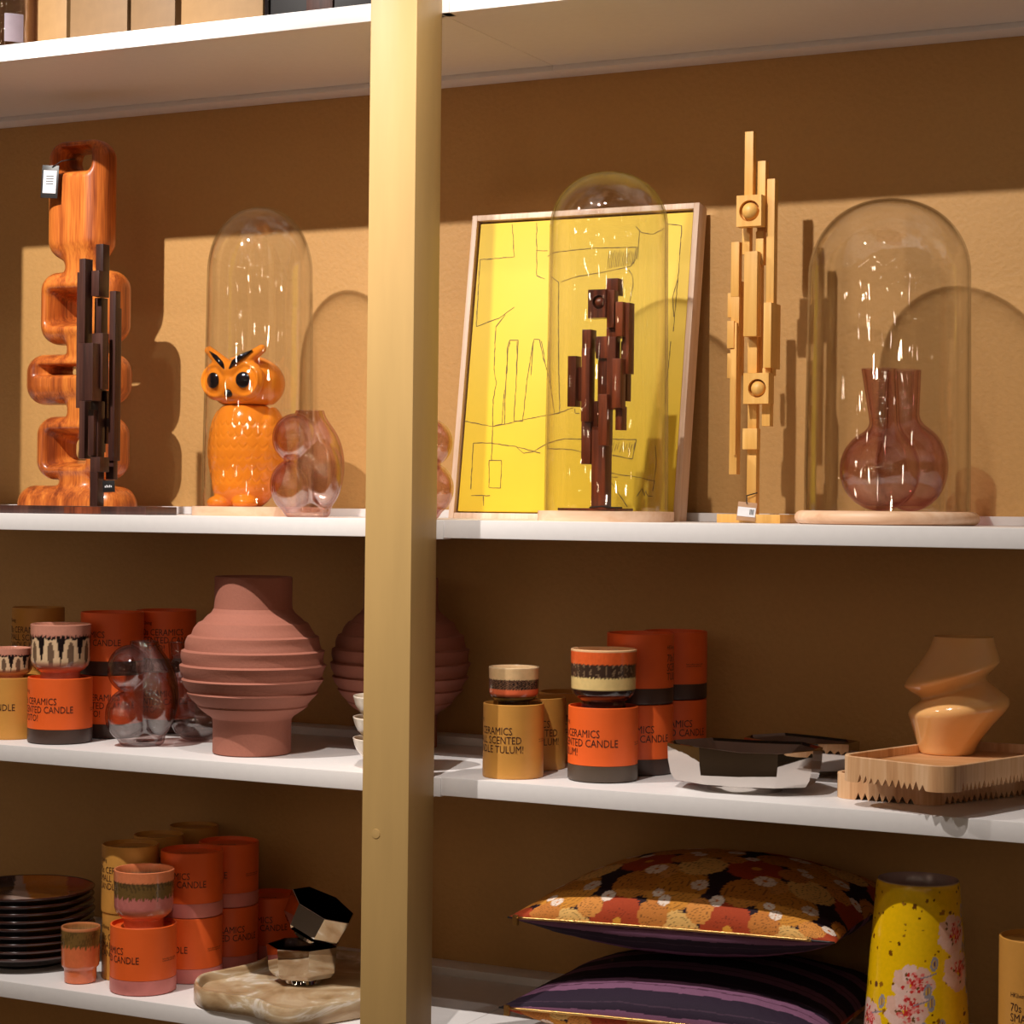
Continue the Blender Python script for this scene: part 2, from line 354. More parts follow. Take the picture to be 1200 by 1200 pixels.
# --- carved totem
def totem():
    Yt = .238; s = mpp(at(88, 450, Yt)); c = at(88, 560, Yt); k = s / .80; t0 = .034
    def zz(y): return (588 - y) * s
    def xx(x): return (x - 84) * k
    def f(X, Y, Z):
        def B(x0, x1, y0, y1, r, th=t0): return rbox(X, Y, Z, (xx((x0 + x1) / 2), 0, (zz(y0) + zz(y1)) / 2), ((xx(x1) - xx(x0)) / 2, th, (zz(y0) - zz(y1)) / 2), min(r, th * .999))
        def H(x0, x1, y0, y1, r, e=0):          # slot through the body, flared at both faces
            g = 1.10 + e * np.clip(-Y / t0, 0, 1.2) ** 2 - .40 * np.clip((Y + t0 * .6) / (1.6 * t0), 0, 1); cx, cz = xx((x0 + x1) / 2), (zz(y0) + zz(y1)) / 2; hx, hz = (xx(x1) - xx(x0)) / 2, (zz(y0) - zz(y1)) / 2
            qx, qz = np.abs(X - cx) - (hx * g - r), np.abs(Z - cz) - (hz * g - r)
            return np.sqrt(np.maximum(qx, 0) ** 2 + np.maximum(qz, 0) ** 2) + np.minimum(np.maximum(qx, qz), 0) - r
        d = B(57, 122, 153, 292, .030); d = smax(d, -H(70, 106, 163, 188, .012, .35), .008)
        for a in ((76, 112, 280, 322), (79, 110, 376, 412), (80, 112, 450, 488), (72, 112, 538, 576)): d = smin(d, B(*a, .02, .026), .016)
        l2 = smax(B(49, 140, 306, 391, .030), -H(66, 104, 332, 366, .012, .28), .008); d = smin(d, l2, .010)
        l3 = smax(B(33, 142, 402, 461, .030), -H(60, 100, 417, 426, .005, .55), .006); d = smin(d, l3, .010)
        l4 = smax(B(46, 140, 475, 549, .030), -H(66, 104, 495, 530, .012, .28), .008); d = smin(d, l4, .010)
        b = B(27, 146, 556, 625, .030, .042); d = smin(d, b, .010)
        return np.maximum(d, -Z)
    lo = (xx(20), -.06, -.004); hi = (xx(155), .06, zz(146))
    t = thing('totem_sculpture', 'tall glossy orange-brown carved wooden totem with rounded holed lobes', 'sculpture', (c.x, Yt, ZB))
    sdf('carved_body', f, lo, hi, 260, 'totem_wood', t)
    # swing tag
    p0 = at(88, 186, Yt - .02); p = [at(88, 186, Yt - .025), at(72, 189, Yt - .045), at(61, 196, Yt - .05)]
    L_ = lambda q: tuple(Vector(q) - Vector(t.location))
    tube('tag_string', [L_(q) for q in p], .0009, 'string', t, 6)
    q = at(58.5, 213, Yt - .05); s2 = mpp(q)
    tg = box('swing_tag', -.0135, .0135, -.0006, .0006, -.0255, .0255, 'black_matte', t, .0003, L_(q)); tg.rotation_euler = (0, math.radians(3), math.radians(20))
    box('tag_label', -.0105, .0105, -.0012, -.0005, -.018, .0175, 'white_card', tg, 0)
    for i in range(4): box('barcode_line', -.006, .006, -.0014, -.0011, .008 - i * .004, .0092 - i * .004, 'ink_black', tg, 0)
totem()
# --- dark block sculpture in front of the totem
c = at(111, 596, .07)
t = thing('block_sculpture', 'dark brown sculpture of glued square rods standing before the carved totem', 'sculpture', (c.x, .07, ZB))
blocks(t, 'wenge', [(112, 120.5, 286, 348, .085, .016), (92.5, 99.5, 303, 402, .060, .018), (107, 116, 317, 347, .07, .02), (110.5, 118.5, 349, 392, .085, .016), (127.5, 134.5, 341, 540, .085, .012),
  (134, 138, 361, 540, .092, .008), (107.5, 120, 390.5, 456, .062, .015), (93, 108.5, 402, 469.5, .045, .022), (89.5, 95, 319, 478, .080, .010), (92.5, 99, 470, 537.5, .070, .016), (103, 109.5, 480, 534, .064, .02),
  (111, 116.5, 456, 530, .085, .016), (106, 117, 535.5, 553, .055, .022), (124, 133, 538, 562, .088, .01), (119, 125, 458, 520, .092, .012), (119, 127, 490, 500, .09, .012)])
blocks(t, 'wenge', [(105.5, 114.5, 470, 592, .072, .016)], ZB + .0119)
a, b = at(-2, 596, .045).x - c.x, at(176, 596, .045).x - c.x
box('base_board', a, b, -.035, .04, 0, .0118, 'wenge', t, .0008)
box('base_front_lit', at(75, 596, .035).x - c.x, at(118, 596, .035).x - c.x, -.0352, -.0342, .001, .0108, 'rosewood', t, 0)  # front piece of the base, its lit reddish look put into the colour
q = at(127.5, 570, .062); tg = box('swing_tag', -.0095, .0095, -.0005, .0005, -.0085, .0085, 'black_matte', t, .0002, tuple(q - Vector(t.location))); tg.rotation_euler = (0, math.radians(-3), .2)
for i in range(5): box('tag_print', -.006 + i * .0024, -.0046 + i * .0024, -.0009, -.0004, -.0015, .0010 + .0012 * (i % 2), 'white_card', tg, 0)
# --- glass domes
def dome(label, px, Yc, rp_bot, rp_top, ytop, ybase, Rb, hb, round_=.003, group=None, cap=.95):
    c = at(px, ybase, Yc); s = mpp(c); z0 = hb; H = (ybase - ytop) * s + (.020 * 0); r1, r0 = rp_top * s, rp_bot * s
    H = at(px, ytop, Yc).z - ZB
    t = thing('glass_dome', label, 'dome', (c.x, Yc, ZB)); n = 26
    prof = [(r0, z0 + .0003), (r0 * .999, z0 + .02)]
    zt = H - r1 * cap
    for i in range(1, 8): q = i / 8; prof.append((r0 + (r1 - r0) * q, z0 + .02 + (zt - z0 - .02) * q))
    for i in range(n + 1):
        a = PI / 2 * i / n; prof.append((r1 * max(math.cos(a), 0) ** .92, zt + (H - zt) * math.sin(a)))
    th = .0022; inner = [(max(r - th, 0), z if k < 9 else zt + (z - zt) * .985) for k, (r, z) in enumerate(prof)]
    w_ = lambda a, r, z: max(r, 1e-5) * (1 + .0025 * math.sin(2 * a + z * 12) + .0015 * math.sin(5 * a - z * 31))
    lathe('glass_cloche', prof + inner[::-1] + [prof[0]], 'clear_glass', t, None, 96, 60, w_)
    bp = [(0, 0), (Rb - round_, 0)] + [(Rb - round_ + round_ * math.sin(a), hb / 2 - (hb / 2) * math.cos(a)) if round_ > .005 else (Rb, hb * a / PI) for a in np.linspace(.01, PI - .01, 9)] + [(Rb - round_, hb), (0, hb)]
    lathe('wooden_base', bp, 'pale_wood', t, None, 72, 40); return t, c, s
d1, c1, s1 = dome('glass dome over the orange owl, on a thin pale wooden disc', 302, .205, 65, 61.5, 243, 592, .097, .0135, cap=1.28)
d2, c2, s2 = dome('glass dome over the dark red block sculpture, before the yellow picture', 710, .105, 72.5, 69.5, 202, 600, .0895, .0135)
d3, c3, s3 = dome('wide glass dome over the pink twin-necked vase, on a thick pale disc', 1039, .215, 96, 94, 234, 597, .1175, .0175, .009)
# --- owl under the first dome
def owl():
    c = at(286, 590, .190); s = mpp(c); z0 = .0138; yaw = facing((c.x, c.y)) - math.radians(35)
    t = thing('owl_jar', 'glossy orange ceramic owl with black eyes under the left glass dome', 'owl', (c.x, c.y, ZB + z0), yaw)
    U = s
    def fb(X, Y, Z):
        d = ell(X, Y, Z, (0, 0, 66 * U), (44 * U, 37 * U, 68 * U)); d = smin(d, ell(X, Y, Z, (0, -2 * U, 22 * U), (36 * U, 33 * U, 26 * U)), 12 * U)
        for sx in (-1, 1):
            d = smin(d, ell(X, Y, Z, (sx * 36 * U, 6 * U, 66 * U), (12 * U, 24 * U, 50 * U)), 4 * U)
            d = smin(d, ell(X, Y, Z, (sx * 18 * U, -24 * U, 4 * U), (15 * U, 14 * U, 9 * U)), 4 * U)
        a = np.arctan2(X, -Y); row = np.floor(Z / (13 * U)); ph = (a * 3.6 + .5 * (row % 2)) * 1.0; fr = ph - np.floor(ph) - .5; zr = Z / (13 * U) - row
        d = d + .5 * U * np.exp(-((zr - .18 - 1.6 * fr ** 2) / .13) ** 2) * (Z > 20 * U) * (Z < 104 * U)
        d = smax(d, Z - 118 * U, 3 * U); return np.maximum(d, -Z)
    sdf('body', fb, (-54 * U, -48 * U, -2 * U), (54 * U, 48 * U, 122 * U), 150, 'owl_glaze', t)
    def fh(X, Y, Z):
        d = ell(X, Y, Z, (0, 4 * U, 27 * U), (46 * U, 41 * U, 34 * U)); d = smax(d, 1.2 * U - Z, 3 * U)
        for sx in (-1, 1):
            cx, cz = sx * 21 * U, 29 * U; rr = np.sqrt((X - cx) ** 2 + (Z - cz) ** 2); disc = ell(X, Y, Z, (cx, -26 * U, cz), (22 * U, 9 * U, 23 * U)); d = smin(d, disc, 3 * U); d = smin(d, np.sqrt((rr - 17.5 * U) ** 2 + (Y + 30 * U + .10 * sx * (X - cx)) ** 2) - 1.8 * U, 3 * U)
            d = d + 1.2 * U * np.exp(-((rr - 14 * U) / (4 * U)) ** 2) * (Y < 0)
            d = smin(d, cone_(X, Y, Z, (sx * 3.5 * U, -28 * U, 42 * U), (sx * 37 * U, -21 * U, 65 * U), 9.5 * U, 5.2 * U), 3.5 * U)
        return d
    h = sdf('lid_head', fh, (-52 * U, -46 * U, -1 * U), (52 * U, 50 * U, 74 * U), 150, 'owl_glaze', t, (0, 0, 117 * U))
    for sx in (-1, 1):
        e = lathe('eye', [(9.2 * U, 0), (9 * U, 1.5 * U), (6.5 * U, 3.2 * U), (3 * U, 4.1 * U), (0, 4.4 * U)], 'black_gloss', h, (sx * 21 * U, -34.2 * U, 29 * U), 32); e.rotation_euler = (PI / 2, 0, sx * .18)
        pts = [(sx * 3.5 * U, -36.6 * U, 42 * U), (sx * 9 * U, -36.9 * U, 49 * U), (sx * 18 * U, -34.6 * U, 56 * U), (sx * 30 * U, -29.6 * U, 63 * U)]
        tube('eyebrow', pts, 2.9 * U, 'black_gloss', h, 10, None, [.5, 1, 1, .3])
    bm = bmesh.new(); bmesh.ops.create_uvsphere(bm, u_segments=24, v_segments=16, radius=5.2 * U); fromb('beak', bm, 'black_gloss', h, (0, -33 * U, 14 * U), True)
plain('owl_glaze', (.93, .27, .020), .10, coat=.5, var=.05, bscale=40, bump=.0005)
owl()
# --- blown pink glass vase: bubbles folded into each other
def bubble_vase(label, c, Hm, mat, rz=0, group=None, yaw=None, flip=1, shelf_z=None):
    k = Hm / 126.0; yaw = facing((c[0], c[1])) if yaw is None else yaw
    t = thing('bubble_vase', label, 'vase', (c[0], c[1], c[2]), yaw, group)
    def solid(X, Y, Z):
        X = X * flip
        d = ell(X, Y, Z, (9 * k, 2 * k, 60 * k), (34.5 * k, 34 * k, 57 * k))
        d = smin(d, cone_(X, Y, Z, (2 * k, 0, 100 * k), (2 * k, 0, 135 * k), 22 * k, 15 * k), 10 * k)
        l1 = ell(X, Y, Z, (-15 * k, -11 * k, 93 * k), (27 * k, 27 * k, 29 * k)); l2 = ell(X, Y, Z, (-17 * k, -9 * k, 37 * k), (27 * k, 27 * k, 32 * k))
        l3 = ell(X, Y, Z, (20 * k, -20 * k, 50 * k), (20 * k, 18 * k, 38 * k))
        d = smin(d, l1, 2.5 * k); d = smin(d, l2, 2.5 * k); d = smin(d, l3, 4 * k); d = smin(d, ell(X, Y, Z, (0, 0, 6 * k), (27 * k, 25 * k, 12 * k)), 8 * k); return d
    def f(X, Y, Z):
        d = solid(X, Y, Z); sh = np.maximum(d, -(d + 2.6 * k)); fl = np.maximum(d, Z - 5 * k); d = np.minimum(sh, fl)
        return np.maximum(np.maximum(d, -Z), Z - 126 * k)
    sdf('blown_glass', f, (-50 * k, -50 * k, -2 * k), (50 * k, 50 * k, 130 * k), 120, mat, t); return t
v = at(360, 603, .075); bubble_vase('pink blown glass bubble vase beside the glass dome with the owl', (v.x, v.y, ZB), 125 * mpp(v), 'pink_glass')
v = at(489, 606, .075); bubble_vase('pink blown glass bubble vase half hidden behind the post, left of the picture', (v.x, v.y, ZB), 121 * mpp(v), 'pink_glass', flip=-1)
# --- yellow picture leaning on the wall
def picture():
    Yb, Yt_ = .285, .352
    A = at(527, 604, Yb); A.z = ZB; top = at(552, 253, Yt_); Bx = at(815, 300, .345).x; W = Bx - top.x; A.x = at(527, 604, Yb).x
    ax = (A.x + top.x) / 2; tiltv = Vector((0, Yt_ - Yb, top.z - A.z)); Hh = tiltv.length; ang = math.atan2(Yt_ - Yb, top.z - A.z)
    t = thing('framed_picture', 'yellow abstract line drawing in a pale wooden frame, leaning on the wall', 'picture', (ax, Yb, ZB)); t.rotation_euler = (-ang, 0, 0)
    dpt = .030; fw = .0085
    box('frame_side', 0, fw, 0, dpt, 0, Hh, 'frame_wood', t, .0008); box('frame_side', W - fw, W, 0, dpt, 0, Hh, 'frame_wood', t, .0008)
    box('frame_rail', fw, W - fw, 0, dpt, 0, fw, 'frame_wood', t, .0008); box('frame_rail', fw, W - fw, 0, dpt, Hh - fw, Hh, 'frame_wood', t, .0008)
    cv = box('canvas', fw + .003, W - fw - .003, .007, dpt - .004, fw + .003, Hh - fw - .003, 'picture_yellow', t, .0006)
    box('backing', fw, W - fw, dpt - .006, dpt - .002, fw, Hh - fw, 'wenge', t, 0)
    M = Matrix.Translation((ax, Yb, ZB)) @ Matrix.Rotation(-ang, 4, 'X'); Mi = M.inverted(); n = M.to_3x3() @ Vector((0, 1, 0)); p0 = M @ Vector((0, .0066, 0))
    def on(px, py):
        d = ray(px, py); return Mi @ (CAM + d * ((p0 - CAM).dot(n) / d.dot(n)))
    def line(pts, wd=.0009):
        vs, fs = [], []
        P = [on(*p) for p in pts]; Q = []
        for i in range(len(P) - 1):
            m = max(2, int((P[i + 1] - P[i]).length / .006))
            for j in range(m): Q.append(P[i].lerp(P[i + 1], j / m) + Vector((random.uniform(-.0005, .0005), 0, random.uniform(-.0005, .0005))))
        Q.append(P[-1])
        for i in range(len(Q) - 1):
            d = (Q[i + 1] - Q[i]).normalized(); s_ = Vector((-d.z, 0, d.x)) * wd * random.uniform(.35, .75); k = len(vs); vs.extend([Q[i] - s_, Q[i] + s_, Q[i + 1] + s_, Q[i + 1] - s_]); fs.append((k, k + 1, k + 2, k + 3))
        mesh('ink_line', vs, fs, 'ink_sketch', t)
    A5 = lambda l: [(500 + x * .2833, 190 + y * .2834) for x, y in l]; A6 = lambda l: [(500 + x * .2833, 400 + y * .2833) for x, y in l]
    for l in ([(354, 255), (362, 392), (220, 403), (205, 680), (300, 645), (362, 600)], [(325, 632), (285, 680), (278, 860)], [(455, 250), (455, 470), (488, 482)], [(332, 875), (333, 770), (345, 735), (378, 737), (372, 880)], [(430, 880), (443, 733), (466, 733), (482, 810), (500, 870)],
              [(498, 900), (505, 740)], [(452, 365), (500, 366)], [(512, 470), (545, 498), (545, 880)], [(500, 390), (530, 372), (700, 355), (868, 352), (865, 400), (845, 430), (740, 452), (600, 478), (556, 495)], [(835, 445), (850, 465), (855, 500), (840, 575)],
              [(865, 265), (890, 292), (940, 298), (985, 272)], [(995, 255), (1055, 262), (1045, 420), (1030, 580), (1020, 700)], [(1040, 480), (1018, 560), (1022, 640)], [(880, 280), (872, 400)]): line(A5(l))
    for l in ([(278, 110), (288, 170), (275, 240), (273, 350), (268, 490)], [(155, 330), (275, 353), (400, 325), (550, 295), (605, 275)], [(322, 340), (325, 200), (335, 40), (345, 5)], [(375, 0), (370, 170), (360, 330), (397, 330), (415, 160), (442, 0)], [(278, 350), (310, 342), (322, 200)],
              [(475, 0), (490, 90), (512, 180), (528, 300), (550, 298), (545, 0)], [(505, 0), (512, 180)], [(182, 610), (192, 420), (265, 420), (370, 435), (400, 462), (440, 458), (500, 420), (570, 402), (660, 405)], [(370, 435), (470, 462)], [(500, 443), (600, 448), (640, 458)],
              [(258, 492), (310, 492), (306, 608), (258, 605), (258, 492)], [(185, 638), (262, 638)], [(235, 640), (235, 680)], [(760, 405), (866, 407), (850, 488), (755, 468)], [(755, 545), (850, 558), (945, 578)], [(755, 570), (800, 640), (830, 685)],
              [(945, 430), (950, 500), (935, 620)], [(985, 260), (998, 120), (1010, 0)], [(612, 278), (615, 298), (632, 298)], [(870, 640), (890, 610), (900, 640), (905, 615), (915, 640), (935, 640)], [(760, 560), (790, 562)]): line(A6(l))
    for i in range(9): line(A6([(766 + i * 11, 460 - (i % 3) * 6), (774 + i * 11, 418 + (i % 2) * 8)]), .0006)
    for i in range(16): line(A5([(748 + i * 7.3, 440 - i * 1.2), (757 + i * 7, 365 + (i % 3) * 5)]), .0007)
plain('picture_yellow', (.74, .49, .018), .55, var=.03, bscale=12)
plain('ink_sketch', (.12, .07, .01), .6)
picture()
# --- dark red block sculpture inside the middle dome
c = at(702, 597, .105)
t = thing('block_sculpture', 'dark red-brown sculpture of glued rods inside the middle glass dome', 'sculpture', (c.x, .105, ZB + .0138))
ballblock(t, 'rosewood', 689, 709.5, 339, 372.5, .082, .02, 701.5, 354, 8)
blocks(t, 'rosewood', [(710.5, 724, 326, 346, 0.100, .018), (711, 719.5, 340, 384, 0.088, .014), (710.5, 723, 384, 396, 0.094, .02), (721, 729.5, 353.5, 394, 0.088, .016), (729, 737, 354.5, 438, 0.098, .018), (737, 739.5, 362, 436, 0.104, .01),
  (682, 692.5, 386, 412, 0.092, .018), (698, 712, 394, 420, 0.096, .018), (665, 674.5, 417, 476.5, 0.095, .018), (681, 690.5, 408, 494, 0.082, .018), (700.5, 712, 396, 470, 0.100, .016), (701, 711, 462, 522, 0.080, .02), (711, 721, 395, 480, 0.090, .016),
  (717, 727, 420, 478, 0.082, .018), (721, 729, 476, 504, 0.092, .016), (681, 692, 488, 544, 0.094, .016), (676, 684, 430, 470, 0.104, .012), (690, 700, 470, 500, 0.098, .014), (727, 735, 400, 470, 0.106, .014)])
blocks(t, 'rosewood', [(693, 709, 500, 598, 0.092, .022)], ZB + .0138)
box('base_plate', at(661, 597, .095).x - c.x, at(728, 597, .095).x - c.x, -.03, .03, 0, .0035, 'rosewood', t, .0005)
tube('tag_string', [(.0, -.03, .0045), (.02, -.035, .006), (.03, -.03, .0045), (.045, -.028, .0045)], .0012, 'string', t, 6)
# --- yellow block sculpture
c = at(880, 605, .22)
t = thing('block_sculpture', 'tall pale yellow wooden sculpture of glued rods with two ball sockets', 'sculpture', (c.x, .22, ZB))
ballblock(t, 'yellow_wood', 863, 892, 228.5, 265, .198, .018, 878, 247, 12.5); ballblock(t, 'yellow_wood', 871, 900.5, 437, 473, .198, .022, 887, 455, 11)
blocks(t, 'yellow_wood', [(872.5, 882.5, 154, 230, 0.215, .012), (887.3, 896.8, 188.5, 272, 0.222, .014), (897.7, 906.8, 209.5, 440, 0.216, .014), (869.5, 878.5, 264, 298, 0.222, .012), (885.5, 894.5, 271, 310, 0.218, .012),
  (871.5, 887, 294.5, 394, 0.202, .014), (856.5, 866, 283.5, 348, 0.218, .012), (852.5, 857, 343.5, 372, 0.224, .01), (856.5, 866, 348, 392, 0.218, .012), (852, 860, 376, 408, 0.214, .014), (852, 856, 414, 443, 0.220, .012),
  (894.5, 903.5, 354.5, 431, 0.204, .038), (876, 887, 394, 437, 0.218, .012), (855, 864, 390, 556, 0.216, .014), (860, 862.5, 378, 533, 0.212, .006), (893, 902.5, 431, 499.5, 0.212, .014), (876, 886.5, 473, 502, 0.218, .012),
  (870, 887, 502, 526.5, 0.210, .014), (888.5, 892, 310, 437, 0.230, .01), (866, 870, 330, 440, 0.230, .008)])
blocks(t, 'yellow_wood', [(875, 886, 526, 601, 0.218, .014)], ZB + .0115)
box('base_board', at(843, 606, .19).x - c.x, at(917, 606, .19).x - c.x, -.04, .035, 0, .0115, 'yellow_wood', t, .0008)
q = at(874, 600, .175); tg = box('swing_tag', -.0125, .0125, -.0005, .0005, -.0125, .0125, 'kraft_card', t, .0003, tuple(Vector((q.x, .1785, ZB + .0150)) - Vector(t.location))); tg.rotation_euler = (-.25, math.radians(5), .25)
box('tag_label', -.0118, .0115, -.0011, -.0004, -.007, .0055, 'white_card', tg, 0)
for i in range(4): box('barcode_line', .004 + i * .0015, .0048 + i * .0015, -.0014, -.001, -.004, .003, 'ink_black', tg, 0)
tube('tag_string', [tuple(Vector((q.x, .1785, ZB + .026)) - Vector(t.location)), (-.004, -.006, .036), (.010, -.004, .040)], .0008, 'string', t, 6)
# --- twin flask under the right dome
def twin():
    c = at(1047, 592, .215); s = mpp(c); U = s; t = thing('twin_vase', 'pink glass vase of two merged round flasks under the right glass dome', 'vase', (c.x, c.y, ZB + .0178), facing(c) + .15)
    def solid(X, Y, Z):
        l = ell(X, Y, Z, (-18 * U, -14 * U, 48 * U), (47 * U, 40 * U, 48 * U)); r = ell(X, Y, Z, (22 * U, 12 * U, 52 * U), (43 * U, 40 * U, 52 * U))
        l = smin(l, cone_(X, Y, Z, (-10 * U, -10 * U, 80 * U), (-22 * U, -8 * U, 190 * U), 16 * U, 22 * U), 14 * U); r = smin(r, cone_(X, Y, Z, (10 * U, 12 * U, 90 * U), (12 * U, 12 * U, 190 * U), 20 * U, 21 * U), 14 * U)
        return np.maximum(smin(l, r, 3 * U), -Z)
    def f(X, Y, Z):
        d = solid(X, Y, Z); sh = np.maximum(d, -(d + 2.6 * U)); return np.maximum(np.minimum(sh, np.maximum(d, Z - 6 * U)), Z - 166 * U)
    sdf('blown_glass', f, (-72 * U, -64 * U, -2 * U), (72 * U, 64 * U, 170 * U), 150, 'rose_glass', t)
glass('rose_glass', (.99, .90, .91), (.66, .31, .35), .13, power=1.5, streak=False, bscale=20, bump=.003)
twin()
# ================================================================ things on the top shelf, seen from below
Zt = ZA + TH
def prism_box(name, label, cat, x0, x1, Yf, dpt, h, mat, z=None):
    a, b = at(x0, 20, Yf).x, at(x1, 20, Yf).x; t = thing(name, label, cat, ((a + b) / 2, Yf, Zt if z is None else z)); wd = b - a
    box('body', -wd / 2, wd / 2, 0, dpt, 0, h, mat, t, .002); return t, wd
plain('tan_card', (.30, .17, .065), .6)
plain('tan_card_dull', (.20, .115, .05), .6)
plain('label_grey', (.17, .13, .15), .6)
def carton(label, x0, x1, Yf, dpt, h, mat):
    t, wd = prism_box('storage_box', label, 'box', x0, x1, Yf, dpt, h, mat); box('lid', -wd / 2 - .002, wd / 2 + .002, -.002, dpt + .002, h, h + .03, mat, t, .002)
    return t
carton('tan box on the top shelf next to the smoky vase', 44, 78, .08, .2, .25, 'tan_card')
carton('wide brownish box on the top shelf with a joint down its front', 82, 149, .06, .25, .28, 'tan_card_dull')
carton('brownish box on the top shelf between two tan boxes', 153, 205, .06, .25, .28, 'tan_card_dull')
carton('broad light tan box on the top shelf beside the black frame', 212, 308, .05, .25, .28, 'tan_card')
t, wd = prism_box('black_frame', 'black framed display box on the top shelf at the post', 'frame', 316, 450, .04, .05, .3, 'black_matte')
box('frame_bar', -wd / 2 - .006, -wd / 2, -.004, .05, 0, .3, 'black_gloss', t); box('brown_panel', -.03, .012, -.003, -.0005, 0, .28, 'wenge', t)
v = at(12, 40, .08); t = thing('tall_vase', 'smoky glass vase with a white label on the top shelf, far left', 'vase', (v.x, v.y, Zt))
lathe('glass_body', [(.0, .001), (.036, .001), (.041, .012), (.041, .24), (.038, .26), (.0355, .26), (.0385, .24), (.0385, .014), (0, .008)], 'smoke_glass', t, None, 48, 35)
lb = lathe('paper_label', [(.0416, .018), (.0416, .060)], 'label_grey', t, None, 64, 35)
bm = bmesh.new(); bm.from_mesh(lb.data); fc = math.atan2(CAM.y - v.y, CAM.x - v.x)
bmesh.ops.delete(bm, geom=[f for f in bm.faces if abs((math.atan2(f.calc_center_median().y, f.calc_center_median().x) - fc - .15 + PI) % (2 * PI) - PI) > .32], context='FACES'); bm.to_mesh(lb.data); bm.free()
# ================================================================ middle and lower shelves
def hit(px, py, shelf, R=0):
    """centre of a round foot of radius R whose front edge is seen at (px, py) on a shelf"""
    z = ZD if shelf == 'D' else ZC(-2)
    for _ in range(4):
        p = atz(px, py, z); z = ZD if shelf == 'D' else ZC(p.x)
    d = Vector((p.x - CAM.x, p.y - CAM.y, 0)).normalized(); q = p + d * R
    if R: q.y = min(q.y, WY - R - .003)
    q.z = (ZD if shelf == 'D' else ZC(q.x)) + .0002; return q
# ---- lettering bent round a tin
LET = {}
def lettering(key, lines, size, wid=.80, space=.86):
    k = (key, size)
    if k not in LET:
        cu = bpy.data.curves.new('lettering', 'FONT'); cu.body = '\n'.join(lines); cu.size = size; cu.space_line = space; cu.resolution_u = 2;
        o = bpy.data.objects.new('lettering', cu); C.objects.link(o); dg = bpy.context.evaluated_depsgraph_get(); dg.update()
        me = bpy.data.meshes.new_from_object(o.evaluated_get(dg)); bpy.data.objects.remove(o)
        bm = bmesh.new(); bm.from_mesh(me); bmesh.ops.triangulate(bm, faces=bm.faces[:])
        LET[k] = ([(v.co.x * wid, v.co.y) for v in bm.verts], [tuple(v.index for v in f.verts) for f in bm.faces]); bm.free()
    return LET[k]
def wrap(key, lines, size, R, a0, z0, mat, parent, name='lettering', **kw):
    """a0: angle (rad, 0 = towards viewer, + to the right) where the lines begin; z0 first baseline"""
    v, f = lettering(key, lines, size, **kw); r = R + .00035
    return mesh(name, [(r * math.sin(a0 + x / R), -r * math.cos(a0 + x / R), z0 + y) for x, y in v], f, mat, parent)
TXT = {}
def tin(label, c, R, H, card, band, city, small=False, a0=-1.45, yaw=0, group=None, ink='ink_dark', bh=.0215, top_print=True, upside=False):
    """cardboard candle tin with a sunk lid"""
    t = thing('candle_tin', label, 'candle box', c, facing(c) + yaw, group)
    b0 = bh if band else 0
    lathe('tube', [(R * .98, b0), (R, b0 + .0004), (R, H - .0006), (R - .0008, H), (R - .0022, H), (R - .0026, H - .006), (0, H - .006)], card, t, None, 64, 30)
    if band: lathe('base_band', [(0, 0), (R - .003, 0), (R - .0006, .0012), (R + .00015, .003), (R + .00015, bh)], band, t, None, 64, 40)
    else: lathe('base_band', [(0, 0), (R - .002, 0), (R + .0002, .0018), (R + .0002, .026)], card, t, None, 64, 40)
    if top_print: 
        q = wrap_flat('lid_print', 'HKliving', .010, ink, t, (-.017, -.003, H - .0057))
    lines = ['70s CERAMICS', 'SMALL SCENTED', 'CANDLE ' + city + '!'] if small else ['70s CERAMICS', 'SCENTED CANDLE', city + '!']
    zt = H * (.60 if small else .605)
    wrap('t' + city + str(small), lines, .0142 if not small else .0138, R, a0, zt, ink, t)
    wrap('brand', ['HKliving'], .0078, R, a0, zt + .0165, ink, t, name='brand_lettering')
    wrap('fine', ['hand crafted ceramic candle', 'scented with natural wax'], .0032, R, a0 + 2.75, H * .52, ink, t, name='fine_print')
    return t
def wrap_flat(name, s, size, mat, parent, loc):
    v, f = lettering('flat' + s, [s], size); return mesh(name, [(x, y, 0) for x, y in v], f, mat, parent, loc)
# ---- ceramic cups
def cup(label, c, R, H, fn, foot=.62, split=.36, group=None, mat='cup_glaze', footmat=None, inner='wax', flare=1.0):
    t = thing('candle_cup', label, 'cup', c, facing(c), group)
    pr = [(R * foot * .96, 0), (R * foot, .001), (R * foot, H * .14), (R * foot * 1.02, H * .17, 1)]
    pr = [(0, .0015), (R * foot * .8, .0015), (R * foot * .92, 0), (R * foot, .0012), (R * foot * .985, H * .09), (R * foot * 1.0, H * .155), (R * .80, H * .20), (R * .925, H * .27), (R * .97, H * split)]
    pr += [(R * (.97 + .03 * q), H * (split + (1 - split) * q - .0)) for q in np.linspace(.04, .985, 40)]
    wt = .0035; pr += [(R - wt * .3, H), (R - wt * .8, H * .995), (R - wt, H * .97), (R - wt * 1.1, H * .80)]
    o = lathe('cup_body', pr, mat, t, None, 160, 50); paint(o, lambda p: fn(np.arctan2(p[:, 0], -p[:, 1]), p[:, 2] / H, np.hypot(p[:, 0], p[:, 1]) / R))
    lathe('candle_wax', [(R - wt * 1.05, H * .815), (R * .6, H * .80), (0, H * .80)], inner, t, None, 48, 50)
    tube('wick', [(0, 0, H * .80), (.0005, 0, H * .90)], .0008, 'string', t, 6)
    return t
painted('cup_glaze', .22, coat=.6, bump=.0004, bscale=160)
